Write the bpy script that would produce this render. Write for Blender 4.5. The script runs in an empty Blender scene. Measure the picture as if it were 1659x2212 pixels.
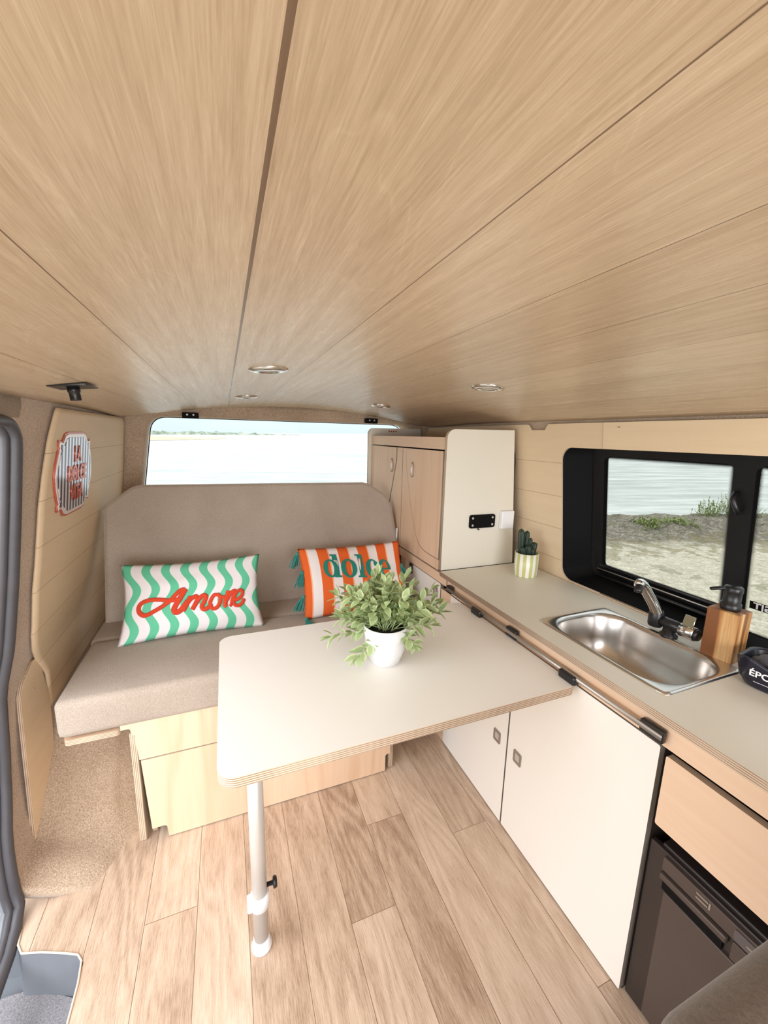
import bpy, bmesh, math, random
from mathutils import Vector, Matrix, noise
random.seed(7)
PI = math.pi
C = bpy.context.scene.collection
sc = bpy.context.scene

# ------------------------------------------------------------------ camera
# eye at the origin, van floor at z = -1.25, +y towards the tailgate, +x towards the kitchen
YAW, PITCH, ROLL, FPX = 0.37792, -0.18677, 0.02322, 865.75
cam_d = bpy.data.cameras.new('camera')
cam = bpy.data.objects.new('camera', cam_d); C.objects.link(cam)
cam.matrix_world = Matrix.Rotation(-YAW, 4, 'Z') @ Matrix.Rotation(PI/2+PITCH, 4, 'X') @ Matrix.Rotation(ROLL, 4, 'Z')
cam_d.sensor_fit = 'HORIZONTAL'; cam_d.sensor_width = 36; cam_d.lens = FPX/1659*36
cam_d.clip_start = 0.01; cam_d.clip_end = 8000
sc.camera = cam

# ------------------------------------------------------------------ light and exposure
sc.view_settings.view_transform = 'Standard'; sc.view_settings.look = 'None'
sc.view_settings.gamma = 1; sc.view_settings.use_curve_mapping = False
sc.view_settings.exposure = 0.42
SKY_LOW, SKY_HIGH = .90, 1.9
w = bpy.data.worlds.new('sky'); sc.world = w; w.use_nodes = True
wn = w.node_tree.nodes; wl = w.node_tree.links; wn.clear()
tc = wn.new('ShaderNodeTexCoord'); sx = wn.new('ShaderNodeSeparateXYZ'); wl.new(tc.outputs['Generated'], sx.inputs[0])
cr = wn.new('ShaderNodeValToRGB'); wl.new(sx.outputs['Z'], cr.inputs[0])
cr.color_ramp.elements[0].position = 0.0; cr.color_ramp.elements[0].color = (.80, .93, .97, 1)
cr.color_ramp.elements[1].position = 0.5; cr.color_ramp.elements[1].color = (.93, .96, 1, 1)
mr = wn.new('ShaderNodeMapRange'); wl.new(sx.outputs['Z'], mr.inputs[0])
mr.inputs[1].default_value = 0; mr.inputs[2].default_value = .7; mr.inputs[3].default_value = SKY_LOW; mr.inputs[4].default_value = SKY_HIGH
bg = wn.new('ShaderNodeBackground'); wl.new(cr.outputs[0], bg.inputs[0]); wl.new(mr.outputs[0], bg.inputs[1])
wo = wn.new('ShaderNodeOutputWorld'); wl.new(bg.outputs[0], wo.inputs[0])

def area(name, loc, look, sx_, sy_, power, col=(1, 1, 1)):
    l = bpy.data.lights.new(name, 'AREA'); l.shape = 'RECTANGLE'; l.size = sx_; l.size_y = sy_; l.energy = power; l.color = col
    o = bpy.data.objects.new(name, l); C.objects.link(o); o.location = loc
    o.rotation_euler = (Vector(look)-Vector(loc)).to_track_quat('-Z', 'Y').to_euler()
    return o
area('daylight_side_door', (-1.45, .1, .2), (.35, .6, -.7), 2.2, 1.3, 38, (.97, .97, 1))
area('daylight_windscreen', (.35, -1.9, -.1), (.35, 1.2, -.5), 1.5, 1.1, 42, (.98, .97, 1))

# ------------------------------------------------------------------ materials
class N:
    """small node-tree builder"""
    def __init__(s, name):
        s.m = bpy.data.materials.new(name); s.m.use_nodes = True
        s.t = s.m.node_tree; s.t.nodes.clear()
        s.out = s.n('OutputMaterial'); s.b = s.n('BsdfPrincipled'); s.l(s.b.outputs[0], s.out.inputs[0])
    def n(s, k, **kw):
        x = s.t.nodes.new('ShaderNode'+k)
        for a, v in kw.items(): setattr(x, a, v)
        return x
    def l(s, a, b): s.t.links.new(a, b)
    def put(s, sock, v):
        if hasattr(v, 'links') or isinstance(v, bpy.types.NodeSocket): s.l(v, sock)
        else: sock.default_value = v
    def math(s, op, a, b=0.0, c=None, clamp=False):
        x = s.n('Math', operation=op); x.use_clamp = clamp
        s.put(x.inputs[0], a); s.put(x.inputs[1], b)
        if c is not None: s.put(x.inputs[2], c)
        return x.outputs[0]
    def mix(s, f, a, b):
        x = s.n('Mix', data_type='RGBA'); s.put(x.inputs[0], f)
        s.put(x.inputs[6], a if isinstance(a, bpy.types.NodeSocket) else (*a[:3], 1)); s.put(x.inputs[7], b if isinstance(b, bpy.types.NodeSocket) else (*b[:3], 1))
        return x.outputs[2]
    def coord(s, scale=(1, 1, 1), kind='Object', rot=(0, 0, 0)):
        t = s.n('TexCoord'); m = s.n('Mapping'); s.l(t.outputs[kind], m.inputs[0])
        m.inputs['Scale'].default_value = scale; m.inputs['Rotation'].default_value = rot
        return m.outputs[0]
    def noise(s, vec, scale, detail=3, rough=.5, dist=0):
        x = s.n('TexNoise'); s.l(vec, x.inputs['Vector']); x.inputs['Scale'].default_value = scale
        x.inputs['Detail'].default_value = detail; x.inputs['Roughness'].default_value = rough; x.inputs['Distortion'].default_value = dist
        return x.outputs[0]
    def ramp(s, f, stops):
        x = s.n('ValToRGB'); s.put(x.inputs[0], f); e = x.color_ramp.elements
        while len(e) < len(stops): e.new(.5)
        for k, (p, c) in enumerate(stops): e[k].position = p; e[k].color = (*c[:3], 1)
        return x.outputs[0]
    def bump(s, h, strength=.3, dist=.002):
        x = s.n('Bump'); s.put(x.inputs['Height'], h); x.inputs['Strength'].default_value = strength; x.inputs['Distance'].default_value = dist
        s.l(x.outputs[0], s.b.inputs['Normal']); return x
    def sep(s, v):
        x = s.n('SeparateXYZ'); s.l(v, x.inputs[0]); return x.outputs
    def col(s, c): s.put(s.b.inputs['Base Color'], c if isinstance(c, bpy.types.NodeSocket) else (*c[:3], 1))
    def rough(s, r): s.put(s.b.inputs['Roughness'], r)

def srgb(r, g, b):
    f = lambda c: (c/255/12.92) if c/255 <= .04045 else ((c/255+.055)/1.055)**2.4
    return (f(r), f(g), f(b))

def plain(name, c, rough=.5, metal=0, var=.06, scale=8):
    m = N(name); v = m.noise(m.coord(), scale, 2)
    m.col(m.mix(v, tuple(x*(1-var) for x in c), tuple(min(1, x*(1+var)) for x in c)))
    m.rough(rough); m.b.inputs['Metallic'].default_value = metal
    return m.m

def wood(name, light, dark, axis='x', fine=90, rough=.5, cathedral=.35, rings=5.0, bump=.08, spec=.5):
    """plain sawn veneer: stretched noise with soft cathedral lines"""
    m = N(name)
    st = {'x': (.06, 1, 1), 'y': (1, .06, 1), 'z': (1, 1, .06)}[axis]
    v = m.coord(st)
    a = m.noise(v, fine, 4, .6); b = m.noise(v, rings, 3, .5, .6)
    lines = m.math('FRACT', m.math('MULTIPLY', b, 9.0))
    tri = m.math('ABSOLUTE', m.math('SUBTRACT', lines, .5))
    edge = m.math('MULTIPLY', m.math('SMOOTH_MIN', tri, .12, .05), 8.0, clamp=True)
    f = m.math('MULTIPLY', m.math('SUBTRACT', 1.0, edge), cathedral)
    f = m.math('ADD', f, m.math('MULTIPLY', a, .55), clamp=True)
    f = m.math('ADD', f, m.math('MULTIPLY', m.math('SUBTRACT', m.noise(m.coord(), 2.2, 2), .5), .4), clamp=True)
    m.col(m.mix(f, light, dark)); m.rough(rough); m.bump(a, bump, .001)
    m.b.inputs['Specular IOR Level'].default_value = spec
    return m.m

BIRCH_L, BIRCH_D = srgb(236, 206, 178), srgb(214, 174, 138)
M = {}
M['birch'] = wood('birch_veneer', BIRCH_L, BIRCH_D, 'x', 80, .5, .38, 2.4)
M['birch_y'] = wood('birch_veneer_upright', BIRCH_L, BIRCH_D, 'y', 80, .5, .38, 2.4)
M['poplar'] = wood('poplar_ply', srgb(236, 214, 182), srgb(214, 186, 150), 'x', 45, .6, .06, 2.0)
def ply_edge():
    m = N('plywood_edge'); z = m.sep(m.coord())[2]
    f = m.math('FRACT', m.math('MULTIPLY', m.math('ADD', z, 1.0), 230.0))
    s = m.math('GREATER_THAN', f, .55)
    n = m.noise(m.coord(), 12, 2)
    m.col(m.mix(m.math('MULTIPLY', s, m.math('ADD', n, .35), clamp=True), srgb(214, 192, 168), srgb(150, 122, 100))); m.rough(.7)
    return m.m
M['edge'] = ply_edge()
M['dooredge'] = plain('laminate_edge', srgb(150, 140, 130), .6)
M['white'] = plain('white_laminate', srgb(242, 236, 228), .38, 0, .01)
M['greige'] = plain('greige_laminate', srgb(226, 220, 206), .42, 0, .015)
M['tabletop'] = plain('tabletop_laminate', srgb(246, 242, 235), .36, 0, .01)
M['black'] = plain('black_plastic', (.012, .011, .012), .35)
M['blackmatt'] = plain('matt_black', (.003, .003, .0035), .7); M['blackmatt'].node_tree.nodes['Principled BSDF'].inputs['Specular IOR Level'].default_value = .15
M['frameblack'] = plain('window_frame_black', (.006, .006, .007), .4); M['frameblack'].node_tree.nodes['Principled BSDF'].inputs['Specular IOR Level'].default_value = .3
M['rubber'] = plain('door_seal_rubber', srgb(74, 72, 76), .5, 0, .15, 30)
M['greypaint'] = plain('grey_door_frame', srgb(120, 124, 130), .4, 0, .12, 12)
M['chrome'] = plain('brushed_chrome', (.72, .70, .68), .16, 1, .05)
M['steel'] = plain('stainless_steel', (.62, .59, .56), .27, 1, .05, 3)
M['alu'] = plain('anodised_aluminium', (.60, .565, .53), .42, .35, .02)
M['whiteplastic'] = plain('white_plastic', srgb(236, 236, 238), .35, 0, .01)
M['latchgrey'] = plain('satin_nickel', (.42, .38, .34), .35, .7)
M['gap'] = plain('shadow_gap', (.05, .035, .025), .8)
M['soil'] = plain('dark_soil', (.012, .010, .009), .9, 0, .4, 60)
M['potwhite'] = plain('white_glazed_pot', srgb(226, 225, 226), .3, 0, .01)
M['stem'] = plain('plant_stem', srgb(150, 165, 115), .6)
M['cactus'] = plain('cactus_green', srgb(36, 54, 38), .45, 0, .7, 120)
M['lightlens'] = plain('lamp_lens', srgb(245, 240, 225), .15, 0, .02)

def fabric(name, a, b, scale=420, bump=.35, sheen=.2):
    m = N(name); v = m.coord()
    n = m.noise(v, scale, 2, .7); n2 = m.noise(v, 6, 2)
    f = m.math('ADD', m.math('MULTIPLY', n, .8), m.math('MULTIPLY', n2, .25), clamp=True)
    m.col(m.ramp(f, [(.32, a), (.72, b)])); m.rough(.92); m.bump(n, bump, .0015)
    m.b.inputs['Sheen Weight'].default_value = sheen
    return m.m
M['seatfabric'] = fabric('greige_upholstery', srgb(148, 132, 118), srgb(188, 174, 160))
M['carpet'] = fabric('beige_lining_carpet', srgb(138, 112, 90), srgb(214, 192, 168), 300, 1.0, .3)
M['carpetdark'] = fabric('grey_step_carpet', srgb(108, 106, 112), srgb(170, 166, 168), 300, .9, .2)
M['frontseat'] = fabric('brown_grey_seat_cloth', srgb(92, 80, 70), srgb(118, 104, 92), 300, .3)
M['sponge'] = fabric('dark_sponge', srgb(48, 46, 56), srgb(80, 76, 86), 180, .8)
M['tassel'] = fabric('teal_tassel_yarn', srgb(20, 110, 105), srgb(60, 160, 148), 500, .8)
M['terry'] = fabric('red_terry', srgb(196, 44, 16), srgb(232, 82, 40), 600, .9)
M['felt'] = fabric('teal_felt', srgb(14, 112, 100), srgb(36, 140, 124), 600, .4)

def ceiling_mat():
    m = N('ceiling_veneer'); v = m.coord()
    x, y, z = m.sep(v)
    vs = m.coord((1, .035, 1))
    fine = m.noise(vs, 560, 3, .75); mid = m.noise(vs, 80, 4, .65)
    ring = m.noise(m.coord((1, .45, 1)), 2.6, 4, .55, 1.2)
    ln = m.math('ABSOLUTE', m.math('SUBTRACT', m.math('FRACT', m.math('MULTIPLY', ring, 7.0)), .5))
    ln = m.math('SUBTRACT', 1.0, m.math('MULTIPLY', ln, 40.0, clamp=True), clamp=True)
    # boards 150 mm wide, a groove between them
    k = m.math('DIVIDE', m.math('SUBTRACT', x, .027), .15)
    fr = m.math('ABSOLUTE', m.math('SUBTRACT', m.math('FRACT', m.math('ADD', k, .5)), .5))
    groove = m.math('LESS_THAN', fr, .0042)
    cen = m.math('MULTIPLY', m.math('LESS_THAN', m.math('ABSOLUTE', k), .0105), 1.0)
    g = m.math('MAXIMUM', groove, cen)
    bid = m.n('TexWhiteNoise', noise_dimensions='1D'); m.l(m.math('FLOOR', k), bid.inputs['W'])
    f = m.math('ADD', m.math('MULTIPLY', fine, .55), m.math('MULTIPLY', mid, .42))
    f = m.math('ADD', f, m.math('MULTIPLY', m.math('SUBTRACT', bid.outputs[0], .5), .1))
    f = m.math('ADD', f, m.math('MULTIPLY', ln, -.06), clamp=True)
    c = m.ramp(f, [(.3, srgb(220, 199, 172)), (.5, srgb(200, 176, 148)), (.72, srgb(170, 145, 118))])
    c = m.mix(m.math('MULTIPLY', g, .8), c, srgb(92, 64, 40))
    m.col(c); m.rough(m.math('ADD', .20, m.math('MULTIPLY', mid, .2)))
    h = m.math('SUBTRACT', m.math('MULTIPLY', fine, .18), g)
    m.bump(h, .5, .002)
    return m.m
M['ceiling'] = ceiling_mat()

def floor_mat():
    m = N('oak_vinyl'); v = m.coord()
    at = m.n('Attribute', attribute_name='plank'); pid = at.outputs['Fac']
    off = m.n('CombineXYZ'); m.l(m.math('MULTIPLY', pid, 37.0), off.inputs[0]); m.l(m.math('MULTIPLY', pid, 91.0), off.inputs[1])
    ad = m.n('VectorMath', operation='ADD'); m.l(v, ad.inputs[0]); m.l(off.outputs[0], ad.inputs[1])
    sm = m.n('Mapping'); m.l(ad.outputs[0], sm.inputs[0]); sm.inputs['Scale'].default_value = (1, .05, 1)
    s2 = m.n('Mapping'); m.l(ad.outputs[0], s2.inputs[0]); s2.inputs['Scale'].default_value = (1, .14, 1)
    fine = m.noise(sm.outputs[0], 420, 5, .8); mid = m.noise(s2.outputs[0], 60, 5, .7, .5); big = m.noise(ad.outputs[0], 5, 2)
    ring = m.noise(s2.outputs[0], 6, 2, .5, .5)
    ln = m.math('ABSOLUTE', m.math('SUBTRACT', m.math('FRACT', m.math('MULTIPLY', ring, 14.0)), .5))
    f = m.math('ADD', m.math('MULTIPLY', fine, .76), m.math('MULTIPLY', mid, .24))
    f = m.math('ADD', f, m.math('MULTIPLY', m.math('SUBTRACT', big, .5), .18))
    f = m.math('ADD', f, m.math('MULTIPLY', m.math('SUBTRACT', .25, ln), .22))
    f = m.math('ADD', f, m.math('MULTIPLY', m.math('SUBTRACT', pid, .5), .16), clamp=True)
    m.col(m.ramp(f, [(.30, srgb(218, 196, 175)), (.49, srgb(196, 171, 148)), (.70, srgb(148, 121, 99))]))
    m.rough(.42); m.bump(fine, .12, .001)
    return m.m
M['floor'] = floor_mat()

def uvm(name): # returns builder and u, v sockets
    m = N(name); t = m.n('TexCoord'); s = m.sep(t.outputs['UV']); return m, s[0], s[1]
def wave_mat():
    m, u, v = uvm('green_wave_cotton')
    wv = m.math('SINE', m.math('MULTIPLY', m.math('ADD', v, 0.0), 2*PI*1.98))
    k = m.math('ADD', m.math('MULTIPLY', u, 7.4), m.math('MULTIPLY', wv, -.24))
    fr = m.math('ABSOLUTE', m.math('SUBTRACT', m.math('FRACT', m.math('ADD', k, .02)), .5))
    green = m.math('LESS_THAN', fr, .225); edge = m.math('LESS_THAN', fr, .25)
    c = m.mix(edge, srgb(232, 224, 226), srgb(206, 236, 208)); c = m.mix(green, c, srgb(98, 190, 152))
    m.col(c); m.rough(.85); n = m.noise(m.coord(), 700, 2); m.bump(n, .25, .001); return m.m
def stripe_mat():
    m, u, v = uvm('orange_stripe_cotton')
    k = m.math('ADD', m.math('MULTIPLY', u, 5.2), .18)
    fr = m.math('FRACT', k)
    orange = m.math('LESS_THAN', fr, .53); edge = m.math('LESS_THAN', m.math('ABSOLUTE', m.math('SUBTRACT', fr, .53)), .03)
    c = m.mix(orange, srgb(236, 228, 226), srgb(226, 98, 34)); c = m.mix(edge, c, srgb(246, 176, 140))
    m.col(c); m.rough(.85); n = m.noise(m.coord(), 700, 2); m.bump(n, .25, .001); return m.m
M['wave'] = wave_mat(); M['stripe'] = stripe_mat()
def leaf_mat():
    m, u, v = uvm('variegated_leaf')
    n = m.noise(m.coord(), 90, 3)
    d = m.math('ABSOLUTE', m.math('SUBTRACT', u, .5))
    f = m.math('ADD', m.math('MULTIPLY', d, 1.7), m.math('MULTIPLY', m.math('SUBTRACT', n, .5), .7), clamp=True)
    rnd = m.noise(m.coord(), 18, 1)
    base = m.mix(rnd, srgb(146, 168, 116), srgb(180, 196, 146))
    m.col(m.mix(m.math('MULTIPLY', m.math('SUBTRACT', f, .45, clamp=True), 2.2, clamp=True), base, srgb(214, 222, 164))); m.rough(.6)
    m.b.inputs['Subsurface Weight'].default_value = 0.0
    return m.m
M['leaf'] = leaf_mat()
def pot_stripe():
    m = N('striped_ceramic'); x, y, z = m.sep(m.coord())
    a = m.math('ARCTAN2', y, x); fr = m.math('FRACT', m.math('MULTIPLY', a, 11/(2*PI)))
    m.col(m.mix(m.math('GREATER_THAN', fr, .5), srgb(240, 236, 228), srgb(196, 198, 130))); m.rough(.35); return m.m
M['potstripe'] = pot_stripe()
def acacia():
    m = N('acacia_block'); x, y, z = m.sep(m.coord())
    n = m.noise(m.coord((1, 1, .05)), 55, 3, .6, .2); b = m.noise(m.coord((1, 1, .02)), 24, 1)
    f = m.math('ADD', m.math('MULTIPLY', n, .5), m.math('MULTIPLY', b, .6), clamp=True)
    m.col(m.ramp(f, [(.42, srgb(226, 190, 136)), (.52, srgb(190, 134, 78)), (.62, srgb(128, 78, 40))])); m.rough(.45); return m.m
M['acacia'] = acacia()
def glass(name, tint, frit=None):
    m = N(name); t = m.t
    tr = m.n('BsdfTransparent'); tr.inputs[0].default_value = (*tint, 1)
    gl = m.n('BsdfGlossy'); gl.inputs['Roughness'].default_value = .02
    lw = m.n('LayerWeight'); lw.inputs[0].default_value = .12
    mx = m.n('MixShader'); m.l(m.math('MULTIPLY', lw.outputs['Fresnel'], .45), mx.inputs[0]); m.l(tr.outputs[0], mx.inputs[1]); m.l(gl.outputs[0], mx.inputs[2])
    res = mx.outputs[0]
    if frit:
        uvn = m.n('TexCoord'); u, v, _ = m.sep(uvn.outputs['UV'])   # uv in metres from the pane's corner
        W, H = frit
        d = m.math('MINIMUM', m.math('MINIMUM', u, m.math('SUBTRACT', W, u)), m.math('MINIMUM', v, m.math('SUBTRACT', H, v)))
        p = 420.0
        ru = m.math('MULTIPLY', m.math('ADD', u, v), p*.7071); rv = m.math('MULTIPLY', m.math('SUBTRACT', u, v), p*.7071)
        cu = m.math('SUBTRACT', m.math('FRACT', ru), .5); cv = m.math('SUBTRACT', m.math('FRACT', rv), .5)
        rr = m.math('SQRT', m.math('ADD', m.math('MULTIPLY', cu, cu), m.math('MULTIPLY', cv, cv)))
        rad = m.math('MULTIPLY', m.math('SUBTRACT', 1.0, m.math('DIVIDE', d, .016)), .72)
        dot = m.math('LESS_THAN', rr, rad)
        bl = m.n('BsdfDiffuse'); bl.inputs[0].default_value = (.01, .01, .01, 1)
        m2 = m.n('MixShader'); m.l(dot, m2.inputs[0]); m.l(res, m2.inputs[1]); m.l(bl.outputs[0], m2.inputs[2]); res = m2.outputs[0]
    m.l(res, m.out.inputs[0]); return m.m

# ------------------------------------------------------------------ helpers
def tag(o, label, cat, group=None, kind=None):
    if label: o['label'] = label
    if cat: o['category'] = cat
    if group: o['group'] = group
    if kind: o['kind'] = kind
    return o
def thing(name, label, cat, loc=(0, 0, 0), group=None, rot=(0, 0, 0)):
    o = bpy.data.objects.new(name, None); C.objects.link(o); o.location = loc; o.rotation_euler = rot
    o.empty_display_size = .05; return tag(o, label, cat, group)
def link(name, me, mats, parent=None, mw=None, smooth=False):
    o = bpy.data.objects.new(name, me); C.objects.link(o)
    for m in (mats if isinstance(mats, (list, tuple)) else [mats]): me.materials.append(M[m] if isinstance(m, str) else m)
    if smooth:
        for p in me.polygons: p.use_smooth = True
    if parent is not None:
        o.parent = parent
        base = full(parent)
        o.matrix_basis = base.inverted() @ (mw or Matrix())
    elif mw: o.matrix_basis = mw
    return o
def full(o):
    m = o.matrix_basis.copy()
    return (full(o.parent) @ m) if o.parent else m
def struct(o, label=None):
    o['kind'] = 'structure'
    if label: o['label'] = label
    return o
def bm_me(bm, name='m'):
    me = bpy.data.meshes.new(name); bmesh.ops.recalc_face_normals(bm, faces=bm.faces); bm.to_mesh(me); bm.free(); return me
def box_bm(bm, c, s, rot=None, bev=0, seg=2):
    r = bmesh.ops.create_cube(bm, size=1); vs = r['verts']
    bmesh.ops.scale(bm, vec=s, verts=vs)
    if bev:
        es = list({e for v in vs for e in v.link_edges})
        q = bmesh.ops.bevel(bm, geom=es, offset=bev, segments=seg, affect='EDGES', profile=.5)
        vs = list({v for f in q['faces'] for v in f.verts} | {v for v in vs if v.is_valid})
    mt = Matrix.Translation(c) @ (rot.to_4x4() if rot else Matrix())
    bmesh.ops.transform(bm, matrix=mt, verts=vs)
    return vs
def box(name, c, s, mat, parent=None, bev=0, rot=None, seg=2, smooth=False):
    bm = bmesh.new(); box_bm(bm, (0, 0, 0), s, None, bev, seg)
    return link(name, bm_me(bm), mat, parent, Matrix.Translation(c) @ (rot.to_4x4() if rot else Matrix()), smooth)
def rrect(x0, y0, x1, y1, r, seg=6):
    """rounded rectangle outline; r is one radius or (bl, br, tr, tl)"""
    rs = r if isinstance(r, (tuple, list)) else (r,)*4
    P = []
    for (cx, cy, a0), q in zip(((x0, y0, PI), (x1, y0, 1.5*PI), (x1, y1, 0), (x0, y1, .5*PI)), rs):
        sx = 1 if cx == x0 else -1; sy = 1 if cy == y0 else -1
        if q <= 0: P.append((cx, cy)); continue
        for k in range(seg+1):
            a = a0+k/seg*PI/2; P.append((cx+sx*q+q*math.cos(a), cy+sy*q+q*math.sin(a)))
    return P
def fill_me(outer, holes=(), thick=.01, bev=0, res=1):
    """flat board outline (with holes) in the local xy plane, thickness along z centred on 0"""
    cu = bpy.data.curves.new('c', 'CURVE'); cu.dimensions = '2D'; cu.fill_mode = 'BOTH'; cu.extrude = max(thick/2-bev, 0)
    cu.bevel_depth = bev; cu.bevel_resolution = res; cu.offset = -bev if bev else 0
    for P in [outer]+list(holes):
        s = cu.splines.new('POLY'); s.points.add(len(P)-1); s.use_cyclic_u = True
        for k, (x, y) in enumerate(P): s.points[k].co = (x, y, 0, 1)
    o = bpy.data.objects.new('tmp', cu); C.objects.link(o)
    dg = bpy.context.evaluated_depsgraph_get(); me = bpy.data.meshes.new_from_object(o.evaluated_get(dg))
    bpy.data.objects.remove(o); bpy.data.curves.remove(cu); me.materials.clear()
    return me
def frame(o, xa, ya):
    """matrix with local x along xa, local y along ya"""
    xa = Vector(xa).normalized(); za = xa.cross(Vector(ya)).normalized(); ya = za.cross(xa)
    m = Matrix((xa, ya, za)).transposed().to_4x4(); return Matrix.Translation(o) @ m
def plate(name, outer, thick, mw, face, edge=None, parent=None, holes=(), bev=0):
    me = fill_me(outer, holes, thick, bev)
    o = link(name, me, [face]+([edge] if edge else []), parent, mw)
    if edge:
        for p in me.polygons: p.material_index = 0 if abs(p.normal.z) > .7 else 1
    return o
FY = lambda x, y, z: frame((x, y, z), (1, 0, 0), (0, 0, 1))      # board facing -y : local x->X, local y->Z
FX = lambda x, y, z: frame((x, y, z), (0, 1, 0), (0, 0, 1))      # board facing +x / -x : local x->Y, local y->Z
FZ = lambda x, y, z: Matrix.Translation((x, y, z))
def tube_bm(bm, pts, r, seg=10, closed=False, caps=True, flat=1.0, up=None):
    pts = [Vector(p) for p in pts]; n = len(pts); rings = []
    prev = None
    for k, p in enumerate(pts):
        a = pts[(k-1) % n] if (closed or k > 0) else p; b = pts[(k+1) % n] if (closed or k < n-1) else p
        t = (b-a).normalized() if (b-a).length > 1e-9 else Vector((0, 0, 1))
        if prev is None:
            u = Vector(up) if up else (Vector((0, 0, 1)) if abs(t.z) < .9 else Vector((1, 0, 0)))
        else: u = prev
        u = (u-t*u.dot(t)).normalized(); prev = u; v = t.cross(u)
        rr = r[k] if isinstance(r, (list, tuple)) else r
        rings.append([bm.verts.new(p+rr*(math.cos(2*PI*j/seg)*u*flat+math.sin(2*PI*j/seg)*v)) for j in range(seg)])
    for k in range(n if closed else n-1):
        A, B = rings[k], rings[(k+1) % n]
        for j in range(seg): bm.faces.new((A[j], A[(j+1) % seg], B[(j+1) % seg], B[j]))
    if caps and not closed: bm.faces.new(rings[0][::-1]); bm.faces.new(rings[-1])
def tube(name, pts, r, mat, parent=None, seg=12, **k):
    bm = bmesh.new(); tube_bm(bm, pts, r, seg, **k); return link(name, bm_me(bm), mat, parent, None, True)
def lathe(name, prof, mat, parent, loc, seg=40, smooth=True, mw=None):
    """profile of (radius, z) pairs turned about z"""
    bm = bmesh.new(); rings = []
    for r, z in prof:
        rings.append([bm.verts.new((max(r, 1e-5)*math.cos(2*PI*j/seg), max(r, 1e-5)*math.sin(2*PI*j/seg), z)) for j in range(seg)])
    for A, B in zip(rings, rings[1:]):
        for j in range(seg): bm.faces.new((A[j], A[(j+1) % seg], B[(j+1) % seg], B[j]))
    bmesh.ops.remove_doubles(bm, verts=bm.verts, dist=1e-4)
    return link(name, bm_me(bm), mat, parent, mw or Matrix.Translation(loc), smooth)
def grid_me(f, nu, nv, uv=None):
    bm = bmesh.new(); V = [[bm.verts.new(f(i/nu, j/nv)) for j in range(nv+1)] for i in range(nu+1)]
    for i in range(nu):
        for j in range(nv): bm.faces.new((V[i][j], V[i+1][j], V[i+1][j+1], V[i][j+1]))
    me = bpy.data.meshes.new('g'); bm.to_mesh(me); bm.free(); return me
def solid(o, t, off=1):
    m = o.modifiers.new('thickness', 'SOLIDIFY'); m.thickness = t; m.offset = off
def sm(a, b, x):
    t = min(1, max(0, (x-a)/(b-a))); return t*t*(3-2*t)
def interp(T, x):
    if x <= T[0][0]: return T[0][1]
    for (a, p), (b, q) in zip(T, T[1:]):
        if x <= b: return p+(q-p)*(x-a)/(b-a)
    return T[-1][1]
def catmull(P, n=6):
    P = [Vector(p) for p in P]; out = []
    for k in range(len(P)-1):
        a = P[max(k-1, 0)]; b = P[k]; c = P[k+1]; d = P[min(k+2, len(P)-1)]
        for i in range(n):
            t = i/n; out.append(.5*((2*b)+(c-a)*t+(2*a-5*b+4*c-d)*t*t+(3*b-a-3*c+d)*t**3))
    out.append(P[-1]); return out
def text_me(s, size, thick, font_off=0.0, sx=1.0):
    cu = bpy.data.curves.new('t', 'FONT'); cu.body = s; cu.size = size; cu.extrude = thick; cu.offset = font_off; cu.align_x = 'CENTER'; cu.align_y = 'CENTER'
    o = bpy.data.objects.new('tmp', cu); C.objects.link(o); dg = bpy.context.evaluated_depsgraph_get()
    me = bpy.data.meshes.new_from_object(o.evaluated_get(dg)); bpy.data.objects.remove(o); bpy.data.curves.remove(cu)
    me.transform(Matrix.Diagonal((sx, 1, 1, 1))); me.materials.clear(); return me
def screw(c, n, parent, r=.003, mat='latchgrey'):
    bm = bmesh.new(); bmesh.ops.create_cone(bm, cap_ends=True, segments=10, radius1=r, radius2=r*.7, depth=.002)
    q = Vector(n).to_track_quat('Z', 'Y').to_matrix().to_4x4()
    return link('screw', bm_me(bm), mat, parent, Matrix.Translation(c) @ q)

# ------------------------------------------------------------------ the van's shell
XC = .345                                              # the van's centre line
def zc(x): return .15-.082*((x-XC)/.775)**2            # arched ceiling
def zroof(x, y): return zc(x)-.012*sm(1.5, 2.25, y)
LT = [(-1.30, -.535), (-1.22, -.550), (-1.05, -.570), (-.90, -.572), (-.666, -.555), (-.545, -.524), (-.364, -.494), (-.193, -.470), (-.04, -.450), (.06, -.437), (.2, -.40)]
def xl(z): return interp(LT, z)                        # left side lining
def xr(z): return 2*XC-xl(z)+.02 if z < -.545 else 1.2-.1345*(z+.53)+.012

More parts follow.
